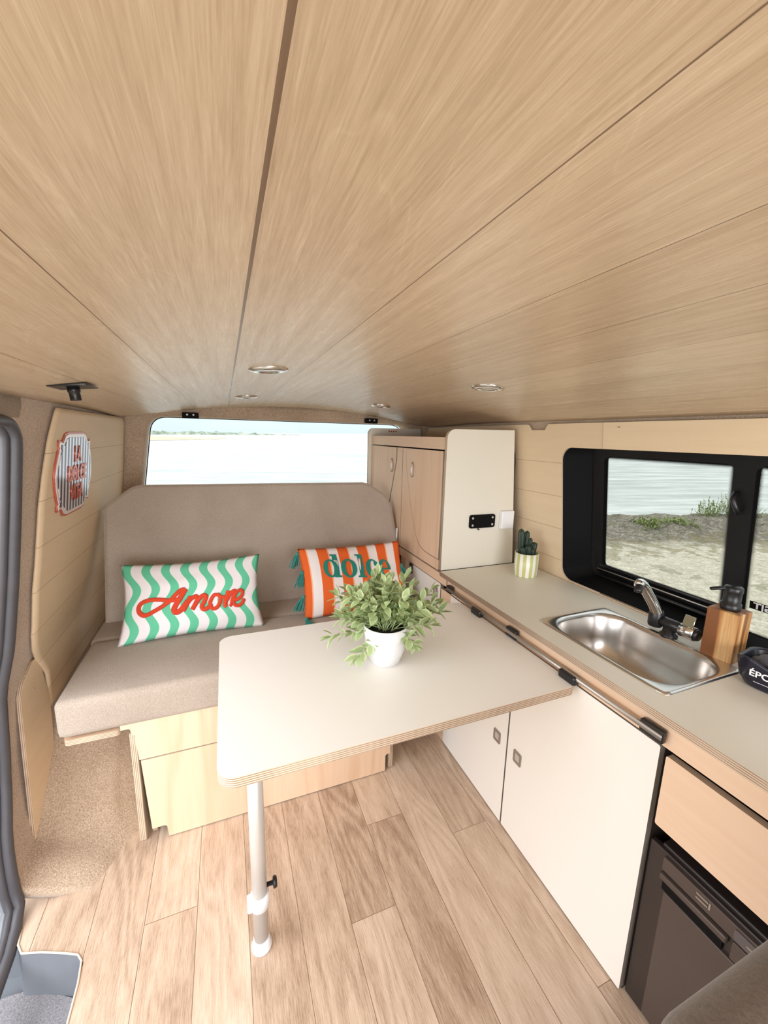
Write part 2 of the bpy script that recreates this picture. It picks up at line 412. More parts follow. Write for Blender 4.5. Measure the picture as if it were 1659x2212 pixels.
# floor of vinyl planks, cut out at the door step
def step(x): return interp([(-.536, 1.09), (-.53, 1.035), (-.515, 1.012), (-.47, .998), (-.415, .975), (-.388, .962), (-.371, .94)], x)
def floor():
    bm = bmesh.new(); pl = bm.faces.layers.float.new('plank') if False else None
    ids = []
    joints = {-4: [.4], -3: [1.5, .3], -2: [.974, -.1], -1: [.25, 1.62], 0: [1.32, .1], 1: [.5, 1.55], 2: [.79, -.2], 3: [1.03, -.05], 4: [.28, 1.4], 5: [.91, -.3], 6: [.47, 1.45], 7: [.2, 1.2]}
    wdt = .125
    for k in range(-5, 8):
        x0, x1 = k*wdt, (k+1)*wdt
        if x0 < -.62: x0 = -.62
        ys = sorted([-1.0, 2.3]+joints.get(k, []))
        for a, b in zip(ys, ys[1:]):
            pid = random.random()
            segs = []
            if x0 >= -.371: segs = [(x0, x1, a, b, a)]
            else:
                xs = [x0]+[t for t in (-.53, -.515, -.47, -.415, -.388, -.371) if x0 < t < x1]+[x1]
                for p, q in zip(xs, xs[1:]):
                    if p >= -.3711: segs.append((p, q, a, b, a)); continue
                    c0, c1 = step(p), step(q-.0001)
                    if b > c0: segs.append((p, q, max(a, c0), b, max(a, c1)))
            for (p, q, c, d, c2) in segs:
                g = .0006; gl = g if p == x0 else 0; gr = g if q == x1 else 0
                v = [bm.verts.new(t) for t in ((p+gl, c+g, -1.25), (q-gr, c2+g, -1.25), (q-gr, d-g, -1.25), (p+gl, d-g, -1.25))]
                bm.faces.new(v); ids.append(pid)
    me = bpy.data.meshes.new('floor'); bm.to_mesh(me); bm.free()
    at = me.attributes.new('plank', 'FLOAT', 'FACE')
    for k, v in enumerate(ids): at.data[k].value = v
    o = link('floor', me, 'floor'); struct(o, 'light oak effect vinyl plank floor'); return o
floor()
# plywood sub floor showing as dark hairlines between the planks
sub = plate('trim_1', [(-.62, 1.09), (-.536, 1.09), (-.53, 1.035), (-.515, 1.012), (-.47, .998), (-.415, .975), (-.388, .962), (-.372, .94), (-.372, -1), (1.2, -1), (1.2, 2.3), (-.62, 2.3)], .02, FZ(0, 0, -1.2608), plain('floor_underlay', srgb(150, 116, 84), .8))
struct(sub)
# white edging strip along the step cut-out
edge_path = [(-.535, 1.07, -1.249), (-.530, 1.035, -1.249), (-.515, 1.012, -1.249), (-.47, .998, -1.249), (-.415, .975, -1.249), (-.388, .962, -1.249), (-.376, .945, -1.249), (-.371, .90, -1.249), (-.371, -1, -1.249)]
struct(tube('trim_2', edge_path, .0022, plain('floor_edging', srgb(226, 212, 190), .5)), 'cream edging strip round the step cut-out')
# floor patch between straight plank ends and the rounded corner of the edging
# step well
sw = bmesh.new()
for a, b in zip([(-.70, 1.09, -1.249)]+edge_path, edge_path):
    A, B = Vector(a), Vector(b); d = Vector((-.006, -.006, -.135))
    v = [sw.verts.new(p) for p in (A, B, B+d, A+d)]; sw.faces.new(v)
bmesh.ops.remove_doubles(sw, verts=sw.verts, dist=1e-4)
struct(link('trim_3', bm_me(sw), 'greypaint'), 'grey plastic riser of the side door step')
stp = thing('step_mat', 'grey carpet mat lying in the side door step well', 'mat', (-.6, .3, -1.385))
plate('mat', [(-1, -1), (-.385, -1), (-.385, .94), (-.40, .955), (-.50, 1.015), (-.56, 1.02), (-1, 1.02)], .012, FZ(0, 0, -1.378), 'carpetdark', None, stp)
struct(plate('trim_4', rrect(-1.02, -1.0, -.36, 1.09, .02), .02, FZ(0, 0, -1.395), 'greypaint'), 'grey plastic tray of the side door step')

# ceiling
def ceil_pt(u, v):
    y = -1.0+v*3.2
    half = .775
    c = max(0, (y-2.02)/.18); half -= .14*(1-math.sqrt(max(0, 1-min(1, c)**2)))
    x = XC+(u*2-1)*half
    return (x, y, zroof(x, y))
ce = link('ceiling', grid_me(ceil_pt, 48, 90), 'ceiling', None, None, True); solid(ce, .008, -1); struct(ce, 'arched wood veneer ceiling with long board grooves')
for p in ce.data.polygons: p.flip() if p.normal.z > 0 else None
# carpet lining above and around the ceiling
def liner(u, v):
    y = -1.0+v*3.3; x = XC+(u*2-1)*.87
    e = abs(x-XC)
    z = (zroof(x, y) if e < .775 else zroof(XC+.775, y)-.02*sm(.775, .87, e)) + .014
    return (x, y, z)
ln = link('wall_top', grid_me(liner, 40, 40), 'carpet', None, None, True); solid(ln, .02, 1); struct(ln, 'beige carpet lining around the ceiling boards')

# left side: one carpeted skin with the wheel arch
def yedge(z):
    if z > -.03: return 1.155+math.sqrt(max(0, .05**2-(z+.03)**2)) if z < .02 else 1.155
    if z > -.85: return 1.205
    return 1.205-.085*sm(-.85, -1.22, z)
def arch_x(y, z):
    x = xl(z)
    y0 = 1.175+(z+1.25)*.95
    main = (-.305-x)*(.72*sm(-.02, .085, y-y0)+.28*sm(.08, .17, y-y0))
    skirt = (.18+.04*sm(1.15, 1.3, y))*(1-sm(0, .11, z+1.262+.03*sm(1.2, 1.08, y)))*sm(1.065, 1.10, y)
    fall = sm(0, .10, -.90-z)
    a = ((main*fall)**4+skirt**4)**.25
    return x+a+(.012*noise.noise(Vector((y*6, z*5, 0)))+.006*noise.noise(Vector((y*14, z*11, 4))))*sm(.03, .1, a)
def leftskin(u, v):
    z = .085-1.345*u; z = max(z, -1.26)
    y = yedge(z)+(2.36-yedge(z))*v
    return (arch_x(y, z), y, z)
o = link('wall_left', grid_me(leftskin, 150, 110), 'carpet', None, None, True); solid(o, .03, -1); struct(o, 'beige carpet lined left side and wheel arch')
# header over the door opening
bm = bmesh.new()
sec = [(-.432, .10), (-.434, .05), (-.442, .022), (-.47, .016), (-.50, .03), (-.50, .10)]
R0 = [bm.verts.new((x, -1.0, z)) for x, z in sec]; R1 = [bm.verts.new((x, 1.20, z)) for x, z in sec]
for k in range(len(sec)): bm.faces.new((R0[k], R0[(k+1) % 6], R1[(k+1) % 6], R1[k]))
bm.faces.new(R0); bm.faces.new(R1)
struct(link('trim_5', bm_me(bm), 'carpet', None, None, True), 'carpeted rail above the sliding door opening')
# door opening frame with rubber seal
dr = thing('door_1', None, None, (-.47, 1.2, -.6)); struct(dr, 'sliding side door opening with dark rubber seal')
def seal_path(off, dx):
    P = [(xl(.02)+dx, y, .016+off*.0) for y in (-1.0, -.3, .5, .9, 1.12-off)]
    for k in range(1, 8):
        a = PI/2*(1-k/8); P.append((xl(-.03)+dx, 1.155-off+.05*math.cos(a), -.034+.05*math.sin(a)))
    for k in range(20): z = -.05-.8*k/19; P.append((xl(z)+dx, 1.205-off, z))
    for k in range(1, 9): z = -.85-.37*k/8; P.append((xl(z)+dx, yedge(z)-off, z))
    P += [(-.545+dx, 1.08-off, -1.245), (-.54+dx, 1.03-off, -1.258), (-.535+dx, .9, -1.262), (-.53+dx, 0, -1.262), (-.53+dx, -1, -1.262)]
    return P
tube('rubber_seal', seal_path(.006, -.004), .013, 'rubber', dr, 12)
tube('seal_lip', seal_path(.016, -.020), .010, 'rubber', dr, 10)
tube('door_frame', seal_path(.012, -.030), .009, 'greypaint', dr, 12, flat=1.0)

# right side: carpeted skin behind the plywood panels, with the window opening cut out
WY0, WY1, WZ0, WZ1 = -.45, 1.132, -.530, -.024
SL = -.1345
def wall_frame(xo=0.0, yo=0.0):  # local x -> y, local y -> up along the sloping side, origin at z = 0
    return frame((1.2+SL*.53+xo, yo, 0), (0, 1, 0), (SL, 0, 1))
hole = rrect(WY0, WZ0, WY1, WZ1, .045, 8)
o = plate('wall_right', rrect(-1.0, -1.27, 2.36, .095, .001, 1), .02, wall_frame(.0242), 'carpet', None, None, [rrect(WY0-.01, WZ0-.01, WY1+.01, WZ1+.01, .045, 8)])
struct(o, 'beige carpet lined right side')
# rear: carpeted tailgate surround with the window opening
def rear_hole():
    P = []
    pts = [(-.41, -.42), (1.10, -.42), (1.03, .07), (-.335, .07)]
    rad = [.05, .05, .06, .06]
    n = 4
    for k in range(4):
        p0, p, p1 = Vector(pts[k-1]), Vector(pts[k]), Vector(pts[(k+1) % 4])
        a = (p0-p).normalized(); b = (p1-p).normalized()
        for j in range(9):
            t = j/8; q0 = p+a*rad[k]*1.2; q1 = p+b*rad[k]*1.2
            P.append(tuple(q0*(1-t)**2+p*2*t*(1-t)+q1*t*t))
    return P
rh = rear_hole()
o = plate('wall_rear', [(-.64, -1.27), (1.33, -1.27), (1.27, -.5), (1.16, .15), (-.47, .15), (-.58, -.5)], .09, FY(0, 2.305, 0), 'carpet', None, None, [rh], .022)
for p in o.data.polygons: p.use_smooth = True
struct(o, 'beige carpet surround of the tailgate window')
rw = thing('window_1', None, None, (XC, 2.36, -.2)); struct(rw, 'wide tailgate window looking onto the sea')
inner = [(XC+(x-XC)*1.02, -.175+(z+.175)*1.03) for x, z in rh]
plate('pane', inner, .004, FY(0, 2.352, 0), glass('rear_glass', (.92, .93, .93)), None, rw)
tube('window_seal', [(x, 2.352, z) for x, z in rh], .0025, 'blackmatt', rw, 8, closed=True)

# side window over the kitchen
sw_ = thing('window_2', None, None, (1.25, .4, -.3)); struct(sw_, 'black framed sliding side window over the worktop')
def winmat(xo): return wall_frame(xo)
GX = .092                                              # depth of the glass behind the lining
gy = [(.640, 1.030, -.462), (.10, .592, -.508)]                      # the two panes
pz0, pz1 = -.462, -.050
fr_out = rrect(WY0-.03, WZ0-.05, WY1+.03, WZ1+.045, .06, 8)
plate('window_frame', fr_out, .02, winmat(GX+.012), 'frameblack', None, sw_, [rrect(a, c, b, pz1, .02, 5) for a, b, c in gy])
# black reveal between lining and glass
bm = bmesh.new(); mf = winmat(0); hp = rrect(WY0-.002, WZ0-.002, WY1+.002, WZ1+.002, .045, 8)
A = [bm.verts.new(mf @ Vector((x, y, .006))) for x, y in hp]
def inn(x, y): return (x-.06 if x > 1 else x, y+(.02 if y < -.3 else -.004))
B = [bm.verts.new(mf @ Vector((*inn(x, y), GX-.004))) for x, y in hp]
n = len(hp)
for k in range(n): bm.faces.new((A[k], A[(k+1) % n], B[(k+1) % n], B[k]))
rv = link('window_reveal', bm_me(bm), 'blackmatt', sw_, None, True)
g2 = []
for k, (a, b, pz0) in enumerate(gy):
    me = fill_me([(a-.005, pz0-.005), (b+.005, pz0-.005), (b+.005, pz1+.005), (a-.005, pz1+.005)], (), .004)
    
    while me.uv_layers: me.uv_layers.remove(me.uv_layers[0])
    uv = me.uv_layers.new(name='UVMap')
    for lp in me.loops:
        co = me.vertices[lp.vertex_index].co; uv.data[lp.index].uv = (co.x-a, co.y-pz0)
    link('pane', me, glass('side_glass', (.76, .77, .75), (b-a, pz1-pz0)), sw_, winmat(GX+.010))
# slider rails and catch
for (z, d, m_) in ((-.468, .006, 'black'), (-.486, -.006, 'blackmatt'), (-.50, -.014, 'black')):
    tube('slider_rail', [mf @ Vector((y, z, GX-.002+d)) for y in (.60, 1.035)], .006, m_, sw_, 8)
tube('slider_rail', [mf @ Vector((y, -.474, GX-.02)) for y in (.60, 1.03)], .0022, 'latchgrey', sw_, 8)
tube('window_catch', [mf @ Vector((.615, -.19, GX-.01)), mf @ Vector((.617, -.17, GX-.022)), mf @ Vector((.625, -.15, GX-.022)), mf @ Vector((.628, -.135, GX-.005))], .006, 'black', sw_, 8)
# sticker on the second pane, read from outside, so mirrored in here
st = thing('window_sticker', 'small black label with mirrored white capitals low on the right window pane', 'sticker', mf @ Vector((.48, -.385, GX)))
stm = mf @ Matrix.Translation((.531, -.432, GX+.002))
plate('label_field', [(-.043, -.0105), (.043, -.0105), (.043, .0105), (-.043, .0105)], .001, stm, 'blackmatt', None, st)
me = text_me('A|G|T', .0235, .0006, .0006, 1.15)
link('lettering', me, 'whiteplastic', st, stm @ Matrix.Translation((0, 0, -.0016)))

# plywood wall panels with horizontal grooves
def groove_panel(name, label, outer, holes, mw, grooves, mat='poplar', th=.009):
    t = thing(name, label, 'wall panel', mw @ Vector((outer[0][0], outer[0][1], 0)))
    plate('panel_board', outer, th, mw, mat, 'edge', t, holes)
    return t
def groove_mat(name, base, dark, offs, step):
    m = N(name); x, y, z = m.sep(m.coord())
    v = m.coord((.1, 1, 1)); a = m.noise(v, 40, 4, .6); b = m.noise(m.coord(), 3, 2)
    f = m.math('ADD', m.math('MULTIPLY', a, .6), m.math('MULTIPLY', b, .4))
    c = m.mix(f, base, dark)
    k = m.math('DIVIDE', m.math('SUBTRACT', y, offs), step)
    fr = m.math('ABSOLUTE', m.math('SUBTRACT', m.math('FRACT', m.math('ADD', k, .5)), .5))
    g = m.math('MULTIPLY', m.math('LESS_THAN', fr, .009), m.math('LESS_THAN', k, .5))
    c = m.mix(m.math('MULTIPLY', g, .55), c, srgb(150, 112, 72))
    m.col(c); m.rough(.58); m.bump(m.math('SUBTRACT', 1.0, g), .5, .0012); return m.m
M['groovedL'] = groove_mat('grooved_poplar_left', srgb(234, 212, 180), srgb(216, 190, 156), -.068, .124)
M['groovedR'] = groove_mat('grooved_poplar_right', srgb(234, 212, 180), srgb(216, 190, 156), -.082, .126)
PR = .9605
out = [(PR, .060), (PR, WZ1), (WY1-.045, WZ1)]+[(WY1-.045+.045*math.sin(a*PI/16), WZ1-.045+.045*math.cos(a*PI/16)) for a in range(1, 9)]
out += [(WY1-.045+.045*math.cos(a*PI/16), WZ0+.045-.045*math.sin(a*PI/16)) for a in range(0, 9)]+[(PR, WZ0), (PR, -.56), (2.19, -.56), (2.19, .02), (2.15, .055), (1.315, .060), (1.30, .058), (1.285, .038), (1.215, .038), (1.20, .058), (1.19, .060)]
groove_panel('wall_panel', 'grooved pale plywood wall panel behind the cactus pot, right of the white partition', out, (), wall_frame(.008), (), 'groovedR')
out = [(-.9, .060), (-.9, -.56), (PR-.002, -.56), (PR-.002, WZ0), (WY0+.045, WZ0), (WY0, WZ0+.045), (WY0, WZ1-.045), (WY0+.045, WZ1), (PR-.002, WZ1), (PR-.002, .060)]
p3 = groove_panel('wall_panel', 'plain pale plywood wall panel framing the sliding window above the sink', out, (), wall_frame(.006), (), 'poplar')
for y in (.90,): screw(wall_frame(.002) @ Vector((y, .045, -.005)), (-1, 0, 0), p3)
# left panel, bent to the barrel shape of the side
LP = [(.057, 1.395), (.045, 1.385), (-.03, 1.343), (-.12, 1.315), (-.2, 1.297), (-.43, 1.285), (-.56, 1.30), (-.62, 1.33), (-.68, 1.38), (-.75, 1.43), (-.86, 1.44)]
def left_panel(u, v):
    z = .057-u*.93
    y0 = interp(sorted([(a, b) for a, b in LP]), z)
    y1 = 2.22 - (.05*max(0, (z-.02)/.037)**2 if z > .02 else 0)+.05*sm(0, -.3, z)
    y = y0+(y1-y0)*v
    zz = z-.0*(y-1.3)
    return (xl(zz)+.010, y, zz)
me = grid_me(left_panel, 60, 30)
wp = thing('wall_panel', 'grooved pale plywood panel on the left wall beside the bench backrest', 'wall panel', (-.44, 1.4, .05))
def left_groove_mat():
    m = N('grooved_poplar_world'); x, y, z = m.sep(m.coord())
    v = m.coord((1, .1, 1)); a = m.noise(v, 40, 4, .6); b = m.noise(m.coord(), 3, 2)
    c = m.mix(m.math('ADD', m.math('MULTIPLY', a, .6), m.math('MULTIPLY', b, .4)), srgb(234, 212, 180), srgb(216, 190, 156))
    k = m.math('DIVIDE', m.math('SUBTRACT', z, -.066), .1235)
    fr = m.math('ABSOLUTE', m.math('SUBTRACT', m.math('FRACT', m.math('ADD', k, .5)), .5))
    g = m.math('MULTIPLY', m.math('LESS_THAN', fr, .009), m.math('LESS_THAN', k, .5))
    m.col(m.mix(m.math('MULTIPLY', g, .55), c, srgb(150, 112, 72))); m.rough(.58); m.bump(m.math('SUBTRACT', 1.0, g), .5, .0012); return m.m
o = link('panel_board', me, left_groove_mat(), wp, None, True); solid(o, .007, 0)

# protective plywood board on the left pillar
kb = thing('kick_board', 'tall narrow plywood board with cut corners fixed to the carpeted door pillar', 'board', (-.55, 1.3, -1.2))
kp = [(1.375, -.664), (1.350, -.662), (1.285, -.690), (1.262, -.72), (1.258, -.76), (1.240, -1.175), (1.243, -1.19), (1.255, -1.2), (1.275, -1.197), (1.30, -1.185), (1.40, -1.12), (1.415, -1.09), (1.432, -.90), (1.43, -.82), (1.40, -.70)]
plate('board_panel', kp, .010, frame((-.538, 0, 0), (0, 1, 0), (.02, 0, 1)), 'poplar', 'edge', kb, (), .001)
for y, z in ((1.30, -.72), (1.40, -.95), (1.27, -1.16)): screw((-.532, y, z), (1, 0, 0), kb)

# ------------------------------------------------------------------ bench
BY = 1.2175
bn = thing('bench_bed_frame', 'birch plywood bench box with notched front boards below the grey cushions', 'bench', (.1, 1.3, -1.25))
plate('front_panel', [(-.316, -.823), (-.316, -.846), (-.296, -.846), (-.292, -.850), (-.290, -.866), (-.283, -.870), (-.277, -.955), (.545, -.955), (.545, -.823)], .015, FY(0, BY, 0), 'birch_y', 'edge', bn)
plate('drawer_front', [(-.274, -.959), (-.262, -1.203), (-.228, -1.203), (-.222, -1.208), (-.221, -1.215), (-.2195, -1.243), (-.2165, -1.2465), (.506, -1.2465), (.509, -1.243), (.509, -1.182), (.514, -1.176), (.528, -1.176), (.528, -.959)], .015, FY(0, BY, 0), 'birch_y', 'edge', bn)
plate('seat_board', rrect(-.452, 1.214, -.318, 1.75, .012), .018, FZ(0, 0, -.853), 'birch', 'edge', bn)
plate('seat_board', rrect(-.30, 1.23, .77, 2.1, .005), .016, FZ(0, 0, -.8455), 'birch', 'edge', bn)
for x in (-.290, .535):
    plate('side_panel', rrect(1.221, -1.25, 1.95, -.872, .006), .017, FX(x, 0, 0), 'poplar', 'edge', bn)
for x in (-.262, .512):
    box('foot_block', (x, 1.27, -1.232), (.016, .05, .034), 'edge', bn, .003)
box('back_board', (.1, 1.94, -1.05), (.78, .015, .38), 'poplar', bn)
box('drawer_gap', (.12, 1.236, -1.08), (.74, .012, .24), 'gap', bn)

def cushion(name, outline, thick, mw, parent=None, seg=None, crown=.012, bev=.018):
    """upholstered slab: rounded edges, a crowned top, piping along the rim"""
    me = fill_me(outline, (), thick, bev, 3)
    o = link(name, me, 'seatfabric', parent, mw, True)
    return o
def slab(name, x0, x1, y0, y1, z0, z1, parent, bev=.02, mat='seatfabric', crown=.006):
    nx, ny, nz = 40, 24, 8
    bm = bmesh.new(); box_bm(bm, ((x0+x1)/2, (y0+y1)/2, (z0+z1)/2), (x1-x0, y1-y0, z1-z0), None, bev, 5)
    bmesh.ops.subdivide_edges(bm, edges=[e for e in bm.edges if e.calc_length() > .1], cuts=10, use_grid_fill=True)
    for v in bm.verts:
        u = (v.co.x-x0)/(x1-x0)*2-1; t = (v.co.y-y0)/(y1-y0)*2-1
        if v.co.z > (z0+z1)/2: v.co.z += crown*(1-u*u)*(1-t*t)+.002*noise.noise(v.co*7)
    return link(name, bm_me(bm), mat, parent, None, True)
sc1 = thing('seat_cushion', 'long greige upholstered seat cushion on the plywood bench', 'cushion', (.1, 1.35, -.84))
slab('cushion_body', -.462, .785, 1.203, 1.556, -.836, -.722, sc1)
tube('piping', [(-.455, 1.212, -.738), (.775, 1.212, -.738)], .0022, 'seatfabric', sc1, 6)
tube('piping', [(-.455, 1.209, -.824), (.775, 1.209, -.824)], .0022, 'seatfabric', sc1, 6)
sc2 = thing('seat_cushion', 'narrow greige cushion strip between seat cushion and tall backrest', 'cushion', (.1, 1.65, -.84))
slab('cushion_body', -.470, .785, 1.562, 1.80, -.836, -.724, sc2, .018)
bc = thing('backrest_cushion', 'tall greige upholstered backrest with cut upper corners in front of the tailgate window', 'cushion', (.1, 1.75, -.72))
lean = .165/.49
bo = [(-.457, -.73), (.783, -.73), (.783, -.49), (.770, -.34), (.752, -.30), (.735, -.28), (.665, -.232), (.63, -.222), (-.33, -.214), (-.355, -.220), (-.375, -.232), (-.448, -.288), (-.458, -.305)]
bmtx = frame((0, 1.70, -.73), (1, 0, 0), (0, lean, 1))
kk = math.sqrt(1+lean*lean)
def shift(P): return [(x, (z+.73)*kk) for x, z in P]
me = fill_me(shift(bo), (), .085, .017, 3)
bmx = bmesh.new(); bmx.from_mesh(me); bmesh.ops.subdivide_edges(bmx, edges=[e for e in bmx.edges if e.calc_length() > .2], cuts=2); bmx.to_mesh(me); bmx.free()
link('cushion_body', me, 'seatfabric', bc, bmtx @ Matrix.Translation((0, 0, -.0425)), True)
rim = shift(bo); tube('piping', [bmtx @ Vector((x*1.0+(.004 if x < 0 else -.004), y-.004 if y > .1 else y+.004, -.006)) for x, y in rim], .0022, 'seatfabric', bc, 6, closed=True)
zt = box('zip_tab', bmtx @ Vector((.780, .27, .0)), (.006, .006, .055), 'whiteplastic', bc, .001)
# back board of the bed behind the cushion
bb = plate('backrest_board', [(-.44, .01), (.765, .01), (.765, .38), (.68, .47), (-.36, .47), (-.44, .40)], .015, bmtx @ Matrix.Translation((0, 0, .0)) @ Matrix.Translation((0, 0, -.096)), 'birch', 'edge', bn)

# ------------------------------------------------------------------ pillows
class Pillow:
    def __init__(s, w, h, T, mw, conc=.05):
        s.w, s.h, s.T, s.mw, s.c = w, h, T, mw, conc
    def P(s, u, v, side=1, off=0):
        x = u*s.w/2*(1-s.c*(1-v*v)); y = v*s.h/2*(1-s.c*1.3*(1-u*u))
        t = s.T/2*((max(0, 1-u*u)**.55)*(max(0, 1-v*v)**.55))
        t += .004*noise.noise(Vector((u*4+3, v*4, side)))*(1-abs(u*v))*min(1, t*60)
        return s.mw @ Vector((x, y, side*(t+off)))
    def mesh(s, n=44, m_=28):
        bm = bmesh.new(); uvl = bm.loops.layers.uv.new('UVMap')
        for side in (1, -1):
            V = [[bm.verts.new(s.P(2*i/n-1, 2*j/m_-1, side)) for j in range(m_+1)] for i in range(n+1)]
            for i in range(n):
                for j in range(m_):
                    f = bm.faces.new((V[i][j], V[i+1][j], V[i+1][j+1], V[i][j+1]) if side > 0 else (V[i][j], V[i][j+1], V[i+1][j+1], V[i+1][j]))
                    for lp in f.loops:
                        for a in ((i, j), (i+1, j), (i+1, j+1), (i, j+1)):
                            if V[a[0]][a[1]] is lp.vert: lp[uvl].uv = (a[0]/n, a[1]/m_)
        bmesh.ops.remove_doubles(bm, verts=bm.verts, dist=1e-5)
        me = bpy.data.meshes.new('p'); bm.to_mesh(me); bm.free(); return me
def stroke_bm(bm, pil, pts, wid, hgt=.006, seg=8):
    """a raised yarn stroke lying on the pillow; pts in (u, v)"""
    W, H = pil.w/2, pil.h/2
    Q = catmull([(u*W, v*H, 0) for u, v in pts], 7)
    rings = []
    for k, p in enumerate(Q):
        a, b = Q[max(k-1, 0)], Q[min(k+1, len(Q)-1)]; t = (b-a).normalized(); nrm = Vector((-t.y, t.x, 0))
        w_ = wid/2*(1 if 0 < k < len(Q)-1 else .7)
        ring = []
        for j in range(seg):
            an = 2*PI*j/seg; q = p+nrm*w_*math.cos(an); ring.append(bm.verts.new(pil.P(q.x/W, q.y/H, 1, .001+hgt*math.sin(an))))
        rings.append(ring)
    for A, B in zip(rings, rings[1:]):
        for j in range(seg): bm.faces.new((A[j], A[(j+1) % seg], B[(j+1) % seg], B[j]))
    bm.faces.new(rings[0]); bm.faces.new(rings[-1][::-1])

def pil_frame(bl, br, tl, push=0):
    bl, br, tl = Vector(bl), Vector(br), Vector(tl)
    c = (br+tl)/2; m = frame(c, br-bl, tl-bl)
    # local z must look to the camera side (-y)
    return m
P1 = Pillow(.480, .286, .10, pil_frame((-.365, 1.485, -.715), (.105, 1.485, -.715), (-.365, 1.622, -.482)) @ Matrix.Translation((0, .0, .0)), .075)
t = thing('throw_pillow', 'rectangular pillow with green waves and red lettering, left on the bench', 'pillow', (-.13, 1.55, -.72))
link('pillow_cover', P1.mesh(), 'wave', t, None, True)
def cr5(x, y):
    yt = 250-(x-110)*.087; yb = 1000-(x-120)*.146
    return ((x-140)/1370*2-1, (yb-y)/(yb-yt)*2-1)
bm = bmesh.new()
AM = [([(745, 490), (700, 502), (650, 548), (590, 610), (520, 660), (440, 705), (365, 738), (315, 722), (292, 682), (305, 640), (350, 610), (420, 595), (500, 595), (580, 602), (650, 598), (705, 580)], 46),
      ([(750, 488), (725, 530), (690, 590), (655, 645), (635, 690), (655, 716), (695, 700), (735, 655), (775, 600)], 58),
      ([(800, 562), (780, 600), (750, 655), (722, 706)], 52),
      ([(760, 640), (800, 590), (850, 562), (868, 585), (845, 635), (812, 692)], 48),
      ([(838, 650), (880, 590), (930, 548), (955, 565), (935, 610), (908, 660), (930, 686), (975, 665), (1005, 630)], 48),
      ([(1085, 545), (1040, 545), (1005, 590), (990, 640), (1015, 675), (1060, 662), (1095, 610), (1100, 560), (1075, 535), (1110, 560), (1150, 560)], 42),
      ([(1190, 500), (1180, 530), (1160, 580), (1145, 635), (1160, 650)], 50),
      ([(1168, 590), (1195, 545), (1235, 505), (1262, 500), (1255, 535)], 44),
      ([(1262, 505), (1225, 570), (1205, 630), (1190, 645)], 30),
      ([(1235, 585), (1290, 570), (1335, 530), (1340, 492), (1305, 490), (1262, 530), (1238, 590), (1245, 628), (1285, 632), (1325, 605), (1352, 565)], 40)]
for pts, wd in AM: stroke_bm(bm, P1, [cr5(*p) for p in pts], wd/1400*.475*1.05, .006)
link('lettering', bm_me(bm), 'terry', t, None, True)['label'] = 'raised red handwritten lettering'

P2 = Pillow(.455, .290, .095, pil_frame((.262, 1.475, -.712), (.715, 1.475, -.712), (.262, 1.615, -.470)))
t2 = thing('throw_pillow', 'orange and white striped pillow with teal tassels behind the potted plant', 'pillow', (.48, 1.55, -.72))
link('pillow_cover', P2.mesh(), 'stripe', t2, None, True)
def letters():
    """fat-face letters as filled outlines: returns list of (outline, holes) in px of a 1160 x 600 field"""
    def ell(cx, cy, rx, ry, n=28, a0=0, a1=2*PI): return [(cx+rx*math.cos(a0+(a1-a0)*k/n), cy+ry*math.sin(a0+(a1-a0)*k/n)) for k in range(n)]
    L = []
    def ring(cx, cy, rx, ry, ix=.42, iy=.82): L.append((ell(cx, cy, rx, ry), [ell(cx, cy, rx*ix, ry*iy)]))
    def rect(x0, y0, x1, y1): L.append(([(x0, y0), (x1, y0), (x1, y1), (x0, y1)], []))
    # first line: d o l c e   (y up, x-height 0..180)
    y0 = 0
    ring(75, 92, 78, 92); rect(108, 6, 160, 238); rect(88, 222, 160, 238); rect(108, 0, 182, 18)
    ring(272, 92, 88, 95)
    rect(385, 4, 437, 238); rect(362, 222, 437, 238); rect(365, 0, 462, 16)
    def cee(cx, cy, rx, ry, a0, a1):
        o = [(cx+rx*math.cos(a0+(a1-a0)*k/26), cy+ry*math.sin(a0+(a1-a0)*k/26)) for k in range(27)]
        i = [(cx+10+rx*.42*math.cos(a1+(a0-a1)*k/26), cy+ry*.84*math.sin(a1+(a0-a1)*k/26)) for k in range(27)]
        L.append((o+i, []))
    cee(540, 92, 76, 94, .55, 2*PI-.5); L.append((ell(585, 140, 22, 24, 16), []))
    cee(690, 92, 78, 94, .0, 2*PI-.5); rect(640, 86, 768, 100)
    # second line: v i t a
    oy = -260
    def P(pts): L.append(([(x, y+oy) for x, y in pts], []))
    P([(60+210, 180), (330, 180), (372, 50), (400, 150), (385, 180), (450, 180), (430, 160), (375, 0), (350, 0)])
    P([(470, 180), (530, 180), (530, 0), (470, 0)]); L.append((ell(500, 225+oy, 28, 26, 18), []))
    P([(560, 180), (590, 235), (612, 235), (612, 180), (655, 180), (655, 162), (612, 162), (612, 30), (640, 16), (660, 20), (650, 0), (590, -4), (562, 30), (562, 162), (548, 162)])
    L.append((ell(730, 55+oy, 55, 58), [ell(738, 55+oy, 22, 44)])); P([(752, 0), (802, 0), (802, 130), (770, 182), (700, 184), (680, 160), (690, 130), (720, 150), (752, 140)])
    return L
bm = bmesh.new()
